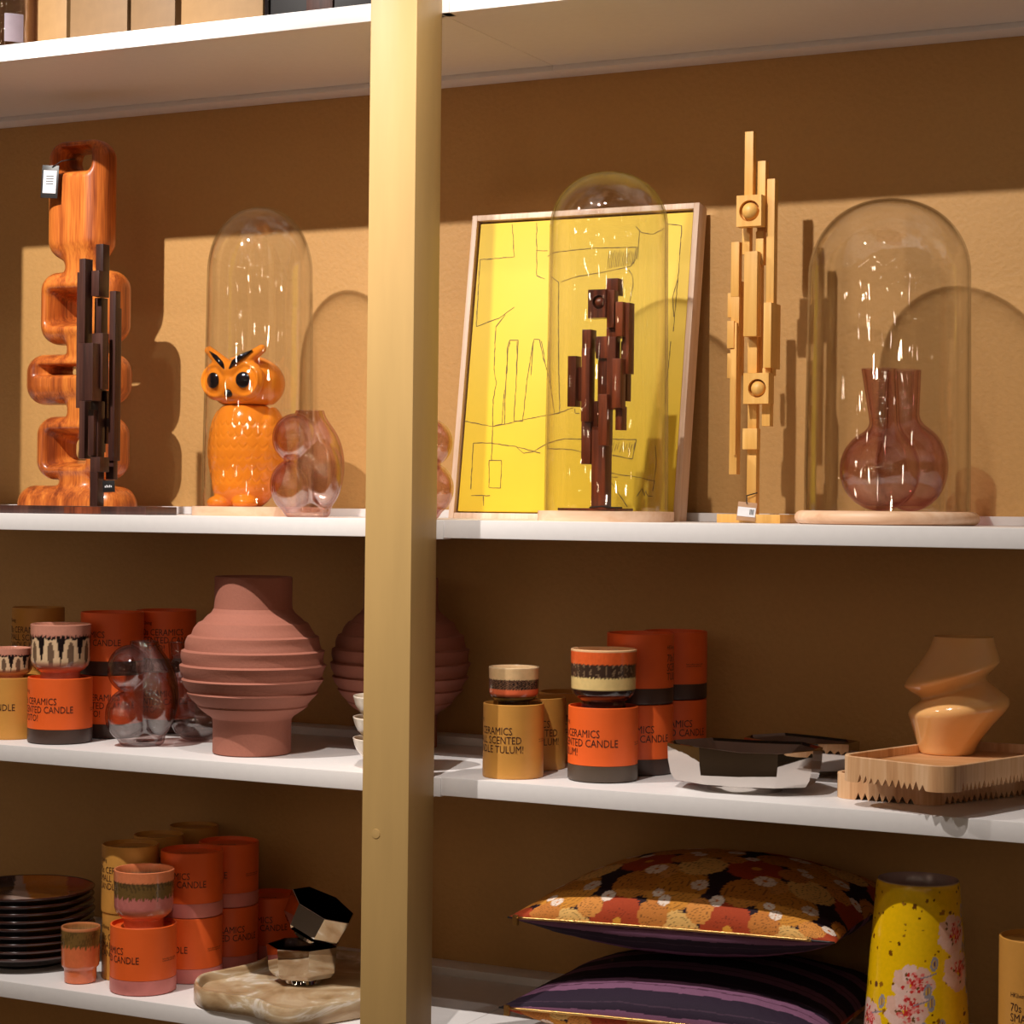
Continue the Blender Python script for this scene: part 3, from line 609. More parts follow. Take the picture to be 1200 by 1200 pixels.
def mixc(cols, masks):
    out = np.tile(np.array(cols[0], float), (len(masks[0]), 1))
    for c, m in zip(cols[1:], masks): m = np.clip(m, 0, 1)[:, None]; out = out * (1 - m) + np.array(c, float) * m
    return out
def sm(x, w=.012): return np.clip(x / w + .5, 0, 1)
def fn_drip(a, z, r):       # pink rim, black drips over cream with brown ovals
    ph = np.abs(((a * 1.45 + 10) % 1) - .5) * 2; edge = .78 - .40 * np.clip((ph - .60) / .40, 0, 1) ** .8 - .035 * wig(a * 5, 3); oval = ((ph / .36) ** 2 + ((z - .50) / .20) ** 2) < 1 + .15 * wig(a * 9, 5)
    arch = sm(.80 - z - .05 * wig(a * 14, 2)) * sm(z - .335)
    return mixc([(196, 128, 108), (226, 190, 150), (74, 52, 40), (30, 20, 20), (205, 140, 118)], [arch, oval * arch * .75, arch * sm(z - edge + .03) , sm(z - .82 + .02 * wig(a * 9, 7)) * 1.0])
def fn_large(a, z, r):      # orange rim band, dark mottled band, cream, dark foot
    e1 = .765 + .012 * wig(a * 14, 1); e2 = .55 + .02 * wig(a * 20, 8); m = .5 + .5 * (wig(a * 9, 4) + wig(z * 14 + 2 * np.sin(a * 7), 2)) * .6
    return mixc([(42, 24, 24), (228, 196, 130), (62, 44, 34), (140, 112, 84), (226, 96, 44), (238, 190, 140)], [sm(z - .345 - .01 * np.cos(a)), sm(z - e2) , sm(z - e2 - .01) * sm(e1 - z) * (m > .66) * .8, sm(z - e1), sm(z - .965)])
def fn_small(a, z, r):      # cream top, scribbled band, orange stripe, black foot
    e1 = .705 + .015 * wig(a * 22, 3); e2 = .47 + .015 * wig(a * 18, 4); m = wig(a * 13 + 1.5 * np.sin(z * 60), 9)
    return mixc([(26, 18, 18), (232, 110, 70), (120, 84, 62), (50, 36, 32), (226, 186, 136), (240, 205, 160)], [sm(z - .34), sm(z - e2), sm(z - e2) * (m > .0), sm(z - e1), sm(z - .965)])
def fn_green(a, z, r):      # peach rim, olive band with ragged lower edge, pink bowl
    e1 = .815 + .012 * wig(a * 13, 1); e2 = .54 + .05 * wig(a * 9, 5) + .03 * wig(a * 28, 6); m = wig2(a * 24, z * 6, 12)
    return mixc([(196, 112, 104), (222, 132, 92), (112, 84, 44), (72, 54, 34), (222, 128, 84)], [sm(.30 - z), sm(z - e2), sm(z - e2) * (m > .2) * .7, sm(z - e1)])
def fn_tum(a, z, r):
    e2 = .66 + .05 * wig(a * 8, 15) + .03 * wig(a * 24, 6); m = wig2(a * 22, z * 6, 2)
    return mixc([(222, 116, 70), (124, 92, 46), (88, 66, 36), (206, 130, 84)], [sm(z - e2), sm(z - e2) * (m > .2) * .6, sm(z - .955)])
def fn_cream(k):
    def f(a, z, r): return mixc([(232, 206, 172), (214, 168, 120), (240, 226, 206)], [sm(.30 - z + .04 * wig(a * 3, k)) * .9, sm(z - .55 + .15 * wig(a * 3, k + 1), .1)])
    return f
def top_of(t, H): return (t.location.x, t.location.y, t.location.z + H - .006 + .0003)
# ---- C left
RL, HL = .0452, .0925; RS, HS = .0395, .0965
g = hit(12, 867, 'C', RS); t1 = tin('mustard candle tin cut by the left edge, under the small black-and-cream cup', g, RS * 1.08, .092, 'gold_card', None, 'KYOTO', False, -2.1)
cup('small black-and-cream drip cup cut by the left edge', top_of(t1, .092), .032, .049, fn_drip, .62)
g = hit(70, 873, 'C', RL); t2 = tin('orange candle tin with brown band under the large drip-glazed cup, left bay', g, .0475, .0965, 'orange_card', 'brown_card', 'KYOTO', False, -1.62)
cup('large cup with black drips over cream, on the front orange tin of the left bay', top_of(t2, .0965), .0445, .0845, fn_drip, .66)
def stack(labels, c, specs):
    z = c.z
    for lb, (R, H, card, band, city, small, a0) in zip(labels, specs):
        tin(lb, (c.x, c.y, z), R, H, card, band, city, small, a0); z += H + .0003
g = hit(44, 850, 'C', RS)
def ycol(px, R, Y): q = at(px, 800, Y); z = ZC(q.x); return Vector((q.x, Y, z + .0002))
def ycolD(px, Y): q = at(px, 1100, Y); return Vector((q.x, Y, ZD + .0002))
stack(['mustard tin behind the large drip cup, bottom of its stack', 'mustard tin behind the large drip cup, topmost of its stack'], ycol(44, RS, .185), [(.0405, .0955, 'gold_card', None, 'KYOTO', True, -1.5)] * 2)
stack(['orange tin standing between the drip cup tin and the bubble vase, bottom of its stack', 'orange tin above and right of the drip cup, topmost of its stack'], ycol(131, RL, .176), [(.0475, .0945, 'orange_card', 'brown_card', 'KYOTO', False, -1.25), (.0475, .0945, 'orange_card', 'brown_card', 'KYOTO', False, -1.75)])
stack(['orange tin right behind the brown bubble vase, bottom of its stack', 'orange tin left of the terracotta vase neck, topmost of its stack'], ycol(194, RL, .272), [(.0465, .0945, 'orange_card', 'brown_card', 'KYOTO', False, -1.2), (.0465, .0945, 'orange_card', 'brown_card', 'KYOTO', False, -.95)])
g = hit(166, 876, 'C', .03); bubble_vase('smoky pink bubble vase in front of the orange tins', (g.x, g.y, g.z), 122 * mpp(g), 'smoke_glass')
g = hit(214, 866, 'C', .03); g.y = .18; g.x = at(221, 860, .18).x
def low_vase():
    t = thing('low_vase', 'low clear glass vase half hidden between the bubble vase and the terracotta vase', 'vase', (g.x, g.y, g.z), facing(g)); U = mpp(g)
    def f(X, Y, Z):
        d = ell(X, Y, Z, (10 * U, 0, 24 * U), (30 * U, 28 * U, 25 * U)); d = smin(d, cone_(X, Y, Z, (-2 * U, 0, 30 * U), (-16 * U, 0, 120 * U), 16 * U, 9 * U), 12 * U); d = smin(d, ell(X, Y, Z, (-12 * U, -6 * U, 86 * U), (13 * U, 15 * U, 17 * U)), 3 * U)
        sh = np.maximum(d, -(d + 2.4 * U)); return np.maximum(np.maximum(np.minimum(sh, np.maximum(d, Z - 5 * U)), -Z), Z - 116 * U)
    sdf('blown_glass', f, (-34 * U, -32 * U, -2 * U), (44 * U, 32 * U, 118 * U), 100, 'smoke_glass', t)
low_vase()
# ribbed terracotta vase
def ribbed(label, c, k):
    t = thing('ribbed_vase', label, 'vase', c, facing(c))
    P = [(0, .0), (44, 0), (46.5, 1.5), (46.5, 38), (47.5, 42)]
    zs = [42, 58, 74, 90, 107, 124, 141, 157, 168]; body = []
    def Rb(z): return 85 * math.sqrt(max(0, 1 - ((z - 105) / 76) ** 2)) if z < 170 else 46
    for i in range(len(zs) - 1):
        for q in np.linspace(0, 1, 9)[:-1]:
            z = zs[i] + (zs[i + 1] - zs[i]) * q; saw = (1.6 + 2.6 * math.sin(PI * (i + .5) / 8)) * (q ** 1.1) - 1.6; body.append((max(Rb(z) + saw, 47.5), z))
    P += body + [(49, 168), (46.5, 172), (46, 180), (46, 208.5), (45, 210), (42.5, 210), (41.5, 206), (41.5, 172), (60, 140), (70, 105), (40, 45), (0, 8)]
    def fn(a, r, z):
        q = z / k
        return max(r, 1e-5) * (1 + (.010 * math.sin(a + 2.4) * math.sin(q * .37) if 45 < q < 165 and r / k > 47 else 0))
    lathe('vase_body', [(r * k, z * k) for r, z in P], 'terracotta', t, None, 128, 28, fn); return t
g = hit(295, 888, 'C', .056); kR = mpp(g) * .985; ribbed('matte terracotta ribbed round vase, whole, left of the post', g, kR)
g2 = hit(469, 869, 'C', .056); g2.y = .275; g2.x = at(469, 785, .275).x; g2.z = ZC(g2.x) + .0002; ribbed('shaded terracotta ribbed vase mostly hidden behind the post', g2, kR * .99)
g = hit(459, 905, 'C', .05); g.y = max(g.y, .055)
for i in range(3):
    t = thing('small_bowl', ('topmost', 'middle', 'lowest')[2 - i] + ' cream striped bowl of the stack peeking out left of the post', 'bowl', (g.x, g.y, g.z + i * .0285), facing(g), 'cream bowls stacked behind the post')
    pr = smoothprof([(.0, .004), (.024, .004), (.026, 0), (.028, .0005), (.034, .008), (.048, .024), (.0525, .036), (.0535, .040), (.0522, .0405), (.0500, .036), (.045, .024), (.028, .010), (0, .0075)], 6)
    o = lathe('bowl_body', pr, 'cup_glaze', t, None, 96, 60); f_ = fn_cream(3 + i); paint(o, lambda p: f_(np.arctan2(p[:, 0], -p[:, 1]), p[:, 2] / .04, 0))
# ---- C right
g = hit(601, 914, 'C', RS); t1 = tin('mustard candle tin under the small cream-and-orange cup', g, .0400, .0965, 'gold_card', None, 'TULUM', True, -1.78)
cup('small cup with cream, orange and black glaze bands', top_of(t1, .0965), .0335, .0535, fn_small, .64, .36)
g3 = ycol(630, .04, .155); tin('mustard candle tin close behind the one with the small cup', g3, .0385, .0965, 'gold_card', None, 'TULUM', True, -1.35)
g3 = ycol(664, .04, .25); tin('mustard candle tin deepest in the row behind the small cup', g3, .0385, .0965, 'gold_card', None, 'TULUM', True, -1.2)
g = hit(706, 918.5, 'C', RL); t2 = tin('orange candle tin with olive band under the large banded cup', g, .0458, .0965, 'orange_card', 'olive_card', 'TULUM', False, -1.66)
cup('large cup with orange, black and cream glaze bands', top_of(t2, .0965), .0435, .0800, fn_large, .68, .34)
stack(['orange tin right of the large banded cup, bottom of the nearer stack', 'orange tin behind the large banded cup, topmost of the nearer stack'], ycol(750, RL, .184), [(.0450, .0935, 'orange_card', 'brown_card', 'TULUM', False, -1.15), (.0450, .0935, 'orange_card', 'brown_card', 'TULUM', False, .9)])
stack(['orange tin left of the chrome bowls, bottom of the farther stack', 'orange tin at the right rear, topmost of the farther stack'], ycol(791, RL, .284), [(.0440, .0925, 'orange_card', 'brown_card', 'TULUM', False, -1.05), (.0440, .0925, 'orange_card', 'brown_card', 'TULUM', False, -2.4)])
# faceted chrome bowls: long octagons with creased walls
def chrome(label, c, out, h, rz, foot, seed, inner='chrome_inside_reflection', tilt=None, footh=.007, rimdrop=None):
    """out: rim outline (x, y); walls lean in, creased facets, small round foot"""
    t = thing('faceted_bowl', label, 'bowl', c, rz)
    if tilt: t.rotation_euler = tilt
    n = len(out); r = random.Random(seed); dz = rimdrop or [r.uniform(-.002, .002) for _ in out]
    ring = lambda k, z, j=0: [(x * k, y * k, z + (dz[i] if j else 0)) for i, (x, y) in enumerate(out)]
    low = [(x * .90, y * .90, footh + h * .06) for i, (x, y) in enumerate(out)]; mid = [(x * .955, y * .955, footh + h * .22) for x, y in out]; mid2 = [(x * .99, y * .99, footh + h * .52) for x, y in out]
    bottom = [(x * .72, y * .72, footh) for x, y in out]
    inn = [(x * (.60 + .16 * (i % 2)), y * (.60 + .16 * (i % 2)), footh + h * (.42 - .12 * (i % 2))) for i, (x, y) in enumerate(out)]
    loft('bowl_body', [[(x * .02, y * .02, footh) for x, y in out], bottom, low, mid, mid2, ring(1, h, 1), ring(.975, h + .0006, 1)], 'silver', t, None, True, True, 24)
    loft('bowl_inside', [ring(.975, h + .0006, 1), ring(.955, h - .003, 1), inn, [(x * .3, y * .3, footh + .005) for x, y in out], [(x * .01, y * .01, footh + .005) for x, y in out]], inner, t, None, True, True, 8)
    lathe('foot_ring', [(0, .001), (foot * .9, .001), (foot, 0), (foot * 1.02, footh + .001)], 'silver', t, None, 48, 40); return t
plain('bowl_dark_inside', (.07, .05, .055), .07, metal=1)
def oct_(a, b, cut): return [(-a, -b + cut), (-a + cut * 1.5, -b), (a * .1, -b * 1.04), (a - cut * 1.1, -b * .96), (a, -b + cut * .9), (a * 1.02, b * .25), (a - cut, b), (0, b * 1.05), (-a + cut, b * .95), (-a * 1.05, b * .2)]
g = hit(850, 931, 'C', .0); tl = .0065 / .82
chrome('long faceted chrome bowl in front, right of the orange tins', (g.x + .004, .100, g.z), oct_(.094, .064, .034), .055, .10, .048, 2)
g = hit(945, 914, 'C', .0)
chrome('faceted chrome bowl behind, between the front chrome bowl and the wooden trays', (at(940, 880, .285).x, .285, ZC(-.9) + .0002), oct_(.075, .052, .030), .045, -.05, .040, 5)
# wooden trays with a notched lower edge
def tray(label, poly, z, H, seed, floor_d=.010):
    cx = sum(p[0] for p in poly) / len(poly); cy = sum(p[1] for p in poly) / len(poly); t = thing('notched_tray', label, 'tray', (cx, cy, z))
    pts = [Vector((p[0] - cx, p[1] - cy)) for p in poly]; n = len(pts); out = []; rr = .024
    r = random.Random(seed)
    for i in range(n):
        p, a, b = pts[i], (pts[i - 1] - pts[i]).normalized(), (pts[(i + 1) % n] - pts[i]).normalized(); half = math.acos(max(-1, min(1, a.dot(b)))) / 2; d = rr / math.tan(half)
        A, B = p + a * d, p + b * d; Cn = p + (a + b).normalized() * (rr / math.sin(half)); a0 = math.atan2(*(A - Cn).yx); a1 = math.atan2(*(B - Cn).yx); da = (a1 - a0 + PI) % (2 * PI) - PI
        for k in range(11): q = a0 + da * k / 10; out.append((Cn.x + rr * math.cos(q), Cn.y + rr * math.sin(q), 0))
        nx = pts[(i + 1) % n]; c2, d2 = (pts[i] - nx).normalized(), (pts[(i + 2) % n] - nx).normalized(); h2 = math.acos(max(-1, min(1, c2.dot(d2)))) / 2; E_ = nx + c2 * (rr / math.tan(h2)); Ln = (E_ - B).length
        s = .006
        while s < Ln - .01:
            st = r.uniform(.0075, .0115); dp = r.uniform(.0065, .0105)
            for q, dd in ((0, .0), (.08, .0004), (.46, dp * .96), (.5, dp), (.54, dp * .96), (.92, .0004)):
                v = B.lerp(E_, min(1, (s + st * q) / Ln)); out.append((v.x, v.y, dd))
            s += st
    m = len(out); top = [(x, y, H) for x, y, _ in out]; bot = [(x, y, d) for x, y, d in out]
    k = .0055; nrm = []
    for i in range(m):
        a, b = Vector(out[i - 1][:2]), Vector(out[(i + 1) % m][:2]); d = (b - a).normalized(); nrm.append(Vector((d.y, -d.x)))
    sg = 1 if sum(out[i][0] * out[(i + 1) % m][1] - out[(i + 1) % m][0] * out[i][1] for i in range(m)) > 0 else -1
    ins = lambda kk, zz: [(out[i][0] - sg * nrm[i].x * kk, out[i][1] - sg * nrm[i].y * kk, zz(i)) for i in range(m)]
    loft('tray_wall', [ins(k, lambda i: min(out[i][2] + .001, .012)), bot, top, ins(.0006, lambda i: H + .0007), ins(k * .85, lambda i: H + .0007), ins(k, lambda i: H), ins(k, lambda i: H - floor_d)], 'tray_wood', t, None, True, True, 25)
    vs = ins(k - .0002, lambda i: H - floor_d) + ins(k - .0002, lambda i: .0125); mesh('tray_floor', vs, [tuple(range(m)) if sg > 0 else tuple(range(m))[::-1], tuple(range(m, 2 * m))[::-1]], 'tray_top_wood', t, None); return t
b0 = hit(963, 934, 'C'); b1 = hit(1080, 944.5, 'C'); zt = b0.z; HT = .030
e1 = (Vector((b1.x, b1.y)) - Vector((b0.x, b0.y)))
def quad(c0, c1, w_): 
    a, b = Vector(c0), Vector(c1); return a, b
# lower tray: left corner, front corner, then towards the right
P0 = Vector((b0.x, b0.y)); P1 = Vector((b1.x + .012, b1.y + .004)); far = hit(1200, 932.5, 'C'); P2 = Vector((far.x, far.y)); dd = P2 - P1; P2 = P1 + dd.normalized() * .30; P3 = P0 + dd.normalized() * .24
P3.y = min(P3.y, .33); P2.y = min(P2.y, .34)
zt = max(ZC(P0.x), ZC(P2.x)) + .0002
tray('lower notched wooden tray, resting on the shelf', [P0, P1, P2, P3], zt, HT, 3)
zu = zt + HT + .0008; r0 = atz(981, 885, zu + HT); r1 = atz(1110, 900, zu + HT); Q0 = Vector((r0.x, r0.y)); Q1 = Vector((r1.x, r1.y)); r2 = atz(1215, 884, zu + HT); d2 = (Vector((r2.x, r2.y)) - Q1).normalized(); Q2 = Q1 + d2 * .30; Q3 = Q0 + d2 * .24
Q3.y = min(Q3.y, .34); Q2.y = min(Q2.y, .345)
tray('upper notched wooden tray carrying the cream twisted vase', [Q0, Q1, Q2, Q3], zu, HT, 8)
# cream twisted vase
def twisted():
    z0 = zu + HT - .010; c = atz(1109, 886, z0); d = Vector((c.x - CAM.x, c.y - CAM.y, 0)).normalized(); c = c + d * .03; U = mpp(c)
    t = thing('twisted_vase', 'glossy cream-orange twisted vase standing on the upper wooden tray', 'vase', (c.x, c.y, z0 + .0003), facing(c))
    K = [(0, 0, 29, 0), (1.5, .2, 31.5, 0), (14, 3, 37, 3), (36, 9, 50, 9), (50, 13, 58, 14), (55, 13.5, 58.5, 14.5), (60, 13, 56, 15), (70, 9, 44, 14), (76, 7.5, 38.5, 12), (81, 7.5, 40, 12), (88, 6, 50, -13), (91, 5.5, 54.5, -17), (95, 5.5, 55, -17), (104, 10, 49, -12), (118, 15, 41, -6), (134, 18, 35.5, 0), (137.5, 18.3, 35, 0)]
    K = [(0, 0, 29, 0), (1.5, .2, 31.5, 0), (12, 2, 36, -2), (28, 7, 45, -5), (44, 12.5, 55, -7), (53, 13.5, 58.5, -8), (61, 12.5, 55, -10), (70, 8.5, 43.5, -12), (75, 7.5, 38.5, -13), (80, 7, 41, -14), (87, 5.5, 50, -15), (93, 5, 55, -15), (100, 7, 53, -13), (112, 12, 46, -8), (126, 16.5, 38.5, -3), (137, 18.3, 35, 0)]
    rings = []; n = 96
    def sect(zc, cx, r, tl): return [(U * (cx + r * math.cos(a)), U * r * math.sin(a), U * max(zc - tl * math.cos(a) * (-1), 0)) for a in [2 * PI * j / n for j in range(n)]]
    A = np.array(K, float)
    for i in range(len(A) - 1):
        p1, p2 = A[i], A[i + 1]; p0 = A[max(i - 1, 0)]; p3 = A[min(i + 2, len(A) - 1)]
        for s in range(5):
            q = s / 5; rings.append(.5 * ((2 * p1) + (-p0 + p2) * q + (2 * p0 - 5 * p1 + 4 * p2 - p3) * q * q + (-p0 + 3 * p1 - 3 * p2 + p3) * q ** 3))
    rings.append(A[-1]); R_ = [[(0, 0, 0)] * n] + [sect(a[0], a[1], a[2], -a[3]) for a in rings] + [sect(a[0], a[1], a[2] - 1.8, -a[3]) for a in rings[::-1][:-4]] + [[(0, 0, .004)] * n]
    loft('vase_body', R_, 'cream_glass', t, None, True, True, 70)
twisted()
# ---- D left
PL = 12; g = Vector((0, 0, 0)); pc = hit(30, 1135.5, 'D', .058)
def plate(i, n):
    z = pc.z + i * .0112; t = thing('dinner_plate', ('top plate of the black-rimmed stack, glazed in brown, grey and orange blocks' if i == n - 1 else 'bottom plate of the dark stack at the lower left, on the shelf' if i == 0 else 'black-rimmed plate, %s from the top of the lower left stack' % ['', 'second', 'third', 'fourth', 'fifth', 'sixth', 'seventh', 'eighth'][8 - i]), 'plate', (pc.x + [.0, .001, -.001, .0015, -.0005, .001, 0, -.001, 0][i], pc.y, z), facing(pc), 'stacked dark plates')
    R = .103; pr = smoothprof([(0, .003), (.055, .003), (.057, 0), (.060, 0), (.063, .004), (.085, .010), (.100, .019), (R, .0225), (R - .0005, .0238), (R - .003, .0225), (.085, .0135), (.060, .0085), (0, .0075)], 5)
    o = lathe('plate_body', pr, 'plate_glaze', t, None, 160, 70)
    def f(p):
        x, y, r = p[:, 0] * 1000, p[:, 1] * 1000, np.hypot(p[:, 0], p[:, 1]); ri = np.arange(len(p)) // 160; top = (ri > ri[np.argmax(r)] + 2); 
        b1 = x < -28 + .12 * y; b2 = (x > -28 + .12 * y) & (x < 5 - .1 * y); b3 = x > 62
        low = (y < -52) & (x > 0); wh = (y < -42 + .3 * x) & (x < 0)
        c = mixc([(16, 10, 14), (196, 118, 34), (60, 34, 24), (178, 150, 138), (168, 66, 26), (232, 158, 40), (206, 186, 182)], [top * 1.0, (top & b1) * 1.0, (top & b2) * 1.0, (top & b3) * 1.0, (top & low) * 1.0, (top & wh) * 1.0])
        rim = (r > R - .0025); return np.where(rim[:, None], np.array([74, 38, 30.]), c)
    paint(o, f)
painted('plate_glaze', .2, coat=.25)
for i in range(9): plate(i, 9)
g = hit(94, 1154, 'D', .0225); t = thing('tumbler_cup', 'small orange tumbler candle with olive glazed rim, beside the plates', 'cup', g, facing(g)); k = mpp(g)
pr = [(0, 0), (17, 0), (18.5, 1), (19, 15), (19.3, 17), (21, 18.5), (21.8, 20)] + [(21.8 + .9 * q, 20 + 44 * q) for q in np.linspace(.03, 1, 30)] + [(22.3, 65), (20.6, 64.8), (20.3, 62), (20, 54)]
o = lathe('cup_body', [(r * k, z * k) for r, z in pr], 'cup_glaze', t, None, 128, 50); paint(o, lambda p: fn_tum(np.arctan2(p[:, 0], -p[:, 1]), p[:, 2] / (65 * k), 0))
lathe('candle_wax', [(20.1 * k, 56 * k), (0, 55 * k)], 'wax', t, None, 48, 50); tube('wick', [(0, 0, 55 * k), (.0005, 0, 60 * k)], .0007, 'string', t, 6)
stack(['mustard tin behind the small tumbler, bottom of its stack', 'mustard tin above the small tumbler, topmost of its stack'], ycolD(152, .115), [(.0405, .0985, 'gold_card', None, 'MIAMI', True, -1.35), (.0420, .098, 'gold_card', None, 'MIAMI', True, -1.45)])
stack(['mustard tin second from the front in the rear row, bottom of its stack', 'mustard tin second from the front in the rear row, topmost of its stack'], ycolD(185, .225), [(.0385, .0965, 'gold_card', None, 'MIAMI', True, -1.4)] * 2)
stack(['mustard tin at the very back by the wall, bottom of its stack', 'mustard tin at the very back by the wall, topmost of its stack'], ycolD(226, .325), [(.0385, .0965, 'gold_card', None, 'MIAMI', True, -1.3)] * 2)
g = hit(167.5, 1168, 'D', RL); t2 = tin('orange candle tin with pink band under the olive-banded cup', g, .0475, .0965, 'orange_card', 'pink_card', 'MIAMI', False, -2.15)
cup('pink cup with a ragged olive band on the front orange tin', top_of(t2, .0965), .0435, .0840, fn_green, .66, .36)
stack(['orange pink-banded tin right behind the cup tin, bottom of its stack', 'orange pink-banded tin beside the olive-banded cup, topmost of its stack'], ycolD(224, .150), [(.0460, .0950, 'orange_card', 'pink_card', 'MIAMI', False, -2.2), (.0460, .0950, 'orange_card', 'pink_card', 'MIAMI', False, -1.62)])
stack(['orange pink-banded tin third in the row, bottom of its stack', 'orange pink-banded tin at the right rear, topmost of its stack'], ycolD(267, .246), [(.0455, .0945, 'orange_card', 'pink_card', 'MIAMI', False, -1.0), (.0455, .0945, 'orange_card', 'pink_card', 'MIAMI', False, -2.15)])
g = ycolD(303, .290); tin('orange pink-banded tin standing alone behind the chrome cups', (at(316, 1090, .340).x, .340, ZD + .0002), .0450, .0945, 'orange_card', 'pink_card', 'MIAMI', False, -1.5)
# marble tray
def marble():
    px = [(227, 1151), (236, 1160), (264, 1165), (296, 1170), (318, 1179), (345, 1183), (385, 1178), (430, 1170), (470, 1160), (500, 1146), (485, 1130), (445, 1119), (400, 1113), (355, 1112), (322, 1116), (298, 1127), (264, 1135), (236, 1141)]
    zt = ZD + .027; P = [atz(x, y, zt) for x, y in px]; cx = sum(p.x for p in P) / len(P); cy = sum(p.y for p in P) / len(P)
    K = [np.array([p.x - cx, min(p.y, WY - .055) - cy]) for p in P]; n = len(K); out = []
    for i in range(n):
        p0, p1, p2, p3 = K[i - 1], K[i], K[(i + 1) % n], K[(i + 2) % n]
        for s in range(8): q = s / 8; out.append(.5 * ((2 * p1) + (-p0 + p2) * q + (2 * p0 - 5 * p1 + 4 * p2 - p3) * q * q + (-p0 + 3 * p1 - 3 * p2 + p3) * q ** 3))
    out = np.array(out); m = len(out); t = thing('marble_tray', 'beige marble tray with a wavy outline under the chrome cups', 'tray', (cx, cy, ZD + .0002))
    d = np.roll(out, -1, 0) - np.roll(out, 1, 0); nn = np.stack([d[:, 1], -d[:, 0]], 1); nn /= np.linalg.norm(nn, axis=1)[:, None]
    if ((out[:, 0] * np.roll(out[:, 1], -1)) - (np.roll(out[:, 0], -1) * out[:, 1])).sum() < 0: nn = -nn
    rg = lambda k, z: [(*(out[i] - nn[i] * k), z) for i in range(m)]
    h = .027; R_ = [rg(.004, 0), rg(.0005, .003), rg(0, h * .5), rg(.0005, h - .003), rg(.002, h), rg(.0055, h), rg(.007, h - .002), rg(.008, h - .010), rg(.009, h - .0125)]
    loft('tray_body', R_, 'onyx', t, None, True, True, 60, capA=True, capB=True); return t, h - .0125
m, tt, o = nt('onyx'); p = N(tt, 'BsdfPrincipled', i_Roughness=.28); p.inputs['Subsurface Weight'].default_value = .25; p.inputs['Subsurface Radius'].default_value = (.012, .008, .004)
v = coords(tt, (1, 1, 3)); n = N(tt, 'TexNoise', i_Scale=9.0, i_Detail=6.0, i_Distortion=2.2); L(tt, v, n.inputs['Vector'])
L(tt, ramp(tt, n.outputs['Fac'], [(.30, (.34, .20, .09)), (.45, (.50, .33, .18)), (.56, (.60, .45, .28)), (.63, (.82, .72, .60)), (.70, (.55, .38, .22))]), p.inputs['Base Color']); L(tt, p.outputs[0], o.inputs[0])
mt, mz = marble()
def octo(r, n=8, ph=.2, sq=.9): return [(r * math.cos(ph + 2 * PI * i / n), r * sq * math.sin(ph + 2 * PI * i / n)) for i in range(n)]
zc = ZD + mz + .0006; c = atz(356, 1156, zc); dr = Vector((c.x - CAM.x, c.y - CAM.y, 0)).normalized(); c = c + dr * .030
def hexcup(label, c, R, h, rot, seed):
    t = thing('faceted_cup', label, 'cup', c); t.rotation_euler = rot; o = octo(R, 7, .35, .93)
    s = [(x * .82, y * .82, .010) for x, y in o]; low = [(x * .93, y * .93, .017) for x, y in o]; rim = [(x, y, h) for x, y in o]
    loft('cup_body', [[(x * .1, y * .1, .006) for x, y in o], [(x * .55, y * .55, .006) for x, y in o], s, low, rim, [(x * .975, y * .975, h + .0004) for x, y in o]], 'silver', t, None, True, True, 10)
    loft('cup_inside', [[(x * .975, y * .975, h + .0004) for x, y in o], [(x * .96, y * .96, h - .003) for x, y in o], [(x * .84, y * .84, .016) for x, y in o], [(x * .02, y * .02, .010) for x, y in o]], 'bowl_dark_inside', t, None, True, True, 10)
    lathe('foot_ring', [(0, .001), (R * .46, 0), (R * .50, .001), (R * .48, .007)], 'silver', t, None, 40, 40)
kc = mpp(c); hexcup('faceted chrome cup standing upright on the marble tray', c, .0545, .054, (0, 0, facing(c)), 1)
q = Matrix.Rotation(facing(c), 4, 'Z') @ Matrix.Rotation(math.radians(25), 4, 'Y') @ Matrix.Rotation(math.radians(13), 4, 'X')
pt = at(361, 1096, c.y - .004); hexcup('faceted chrome cup tipped over inside the upright one', (pt.x, pt.y, pt.z), .0500, .052, tuple(q.to_euler()), 2)
# ---- D right: cushions, tall vase, tin
painted('cushion_cloth', .78, bump=.0003, bscale=420, spec=.2)

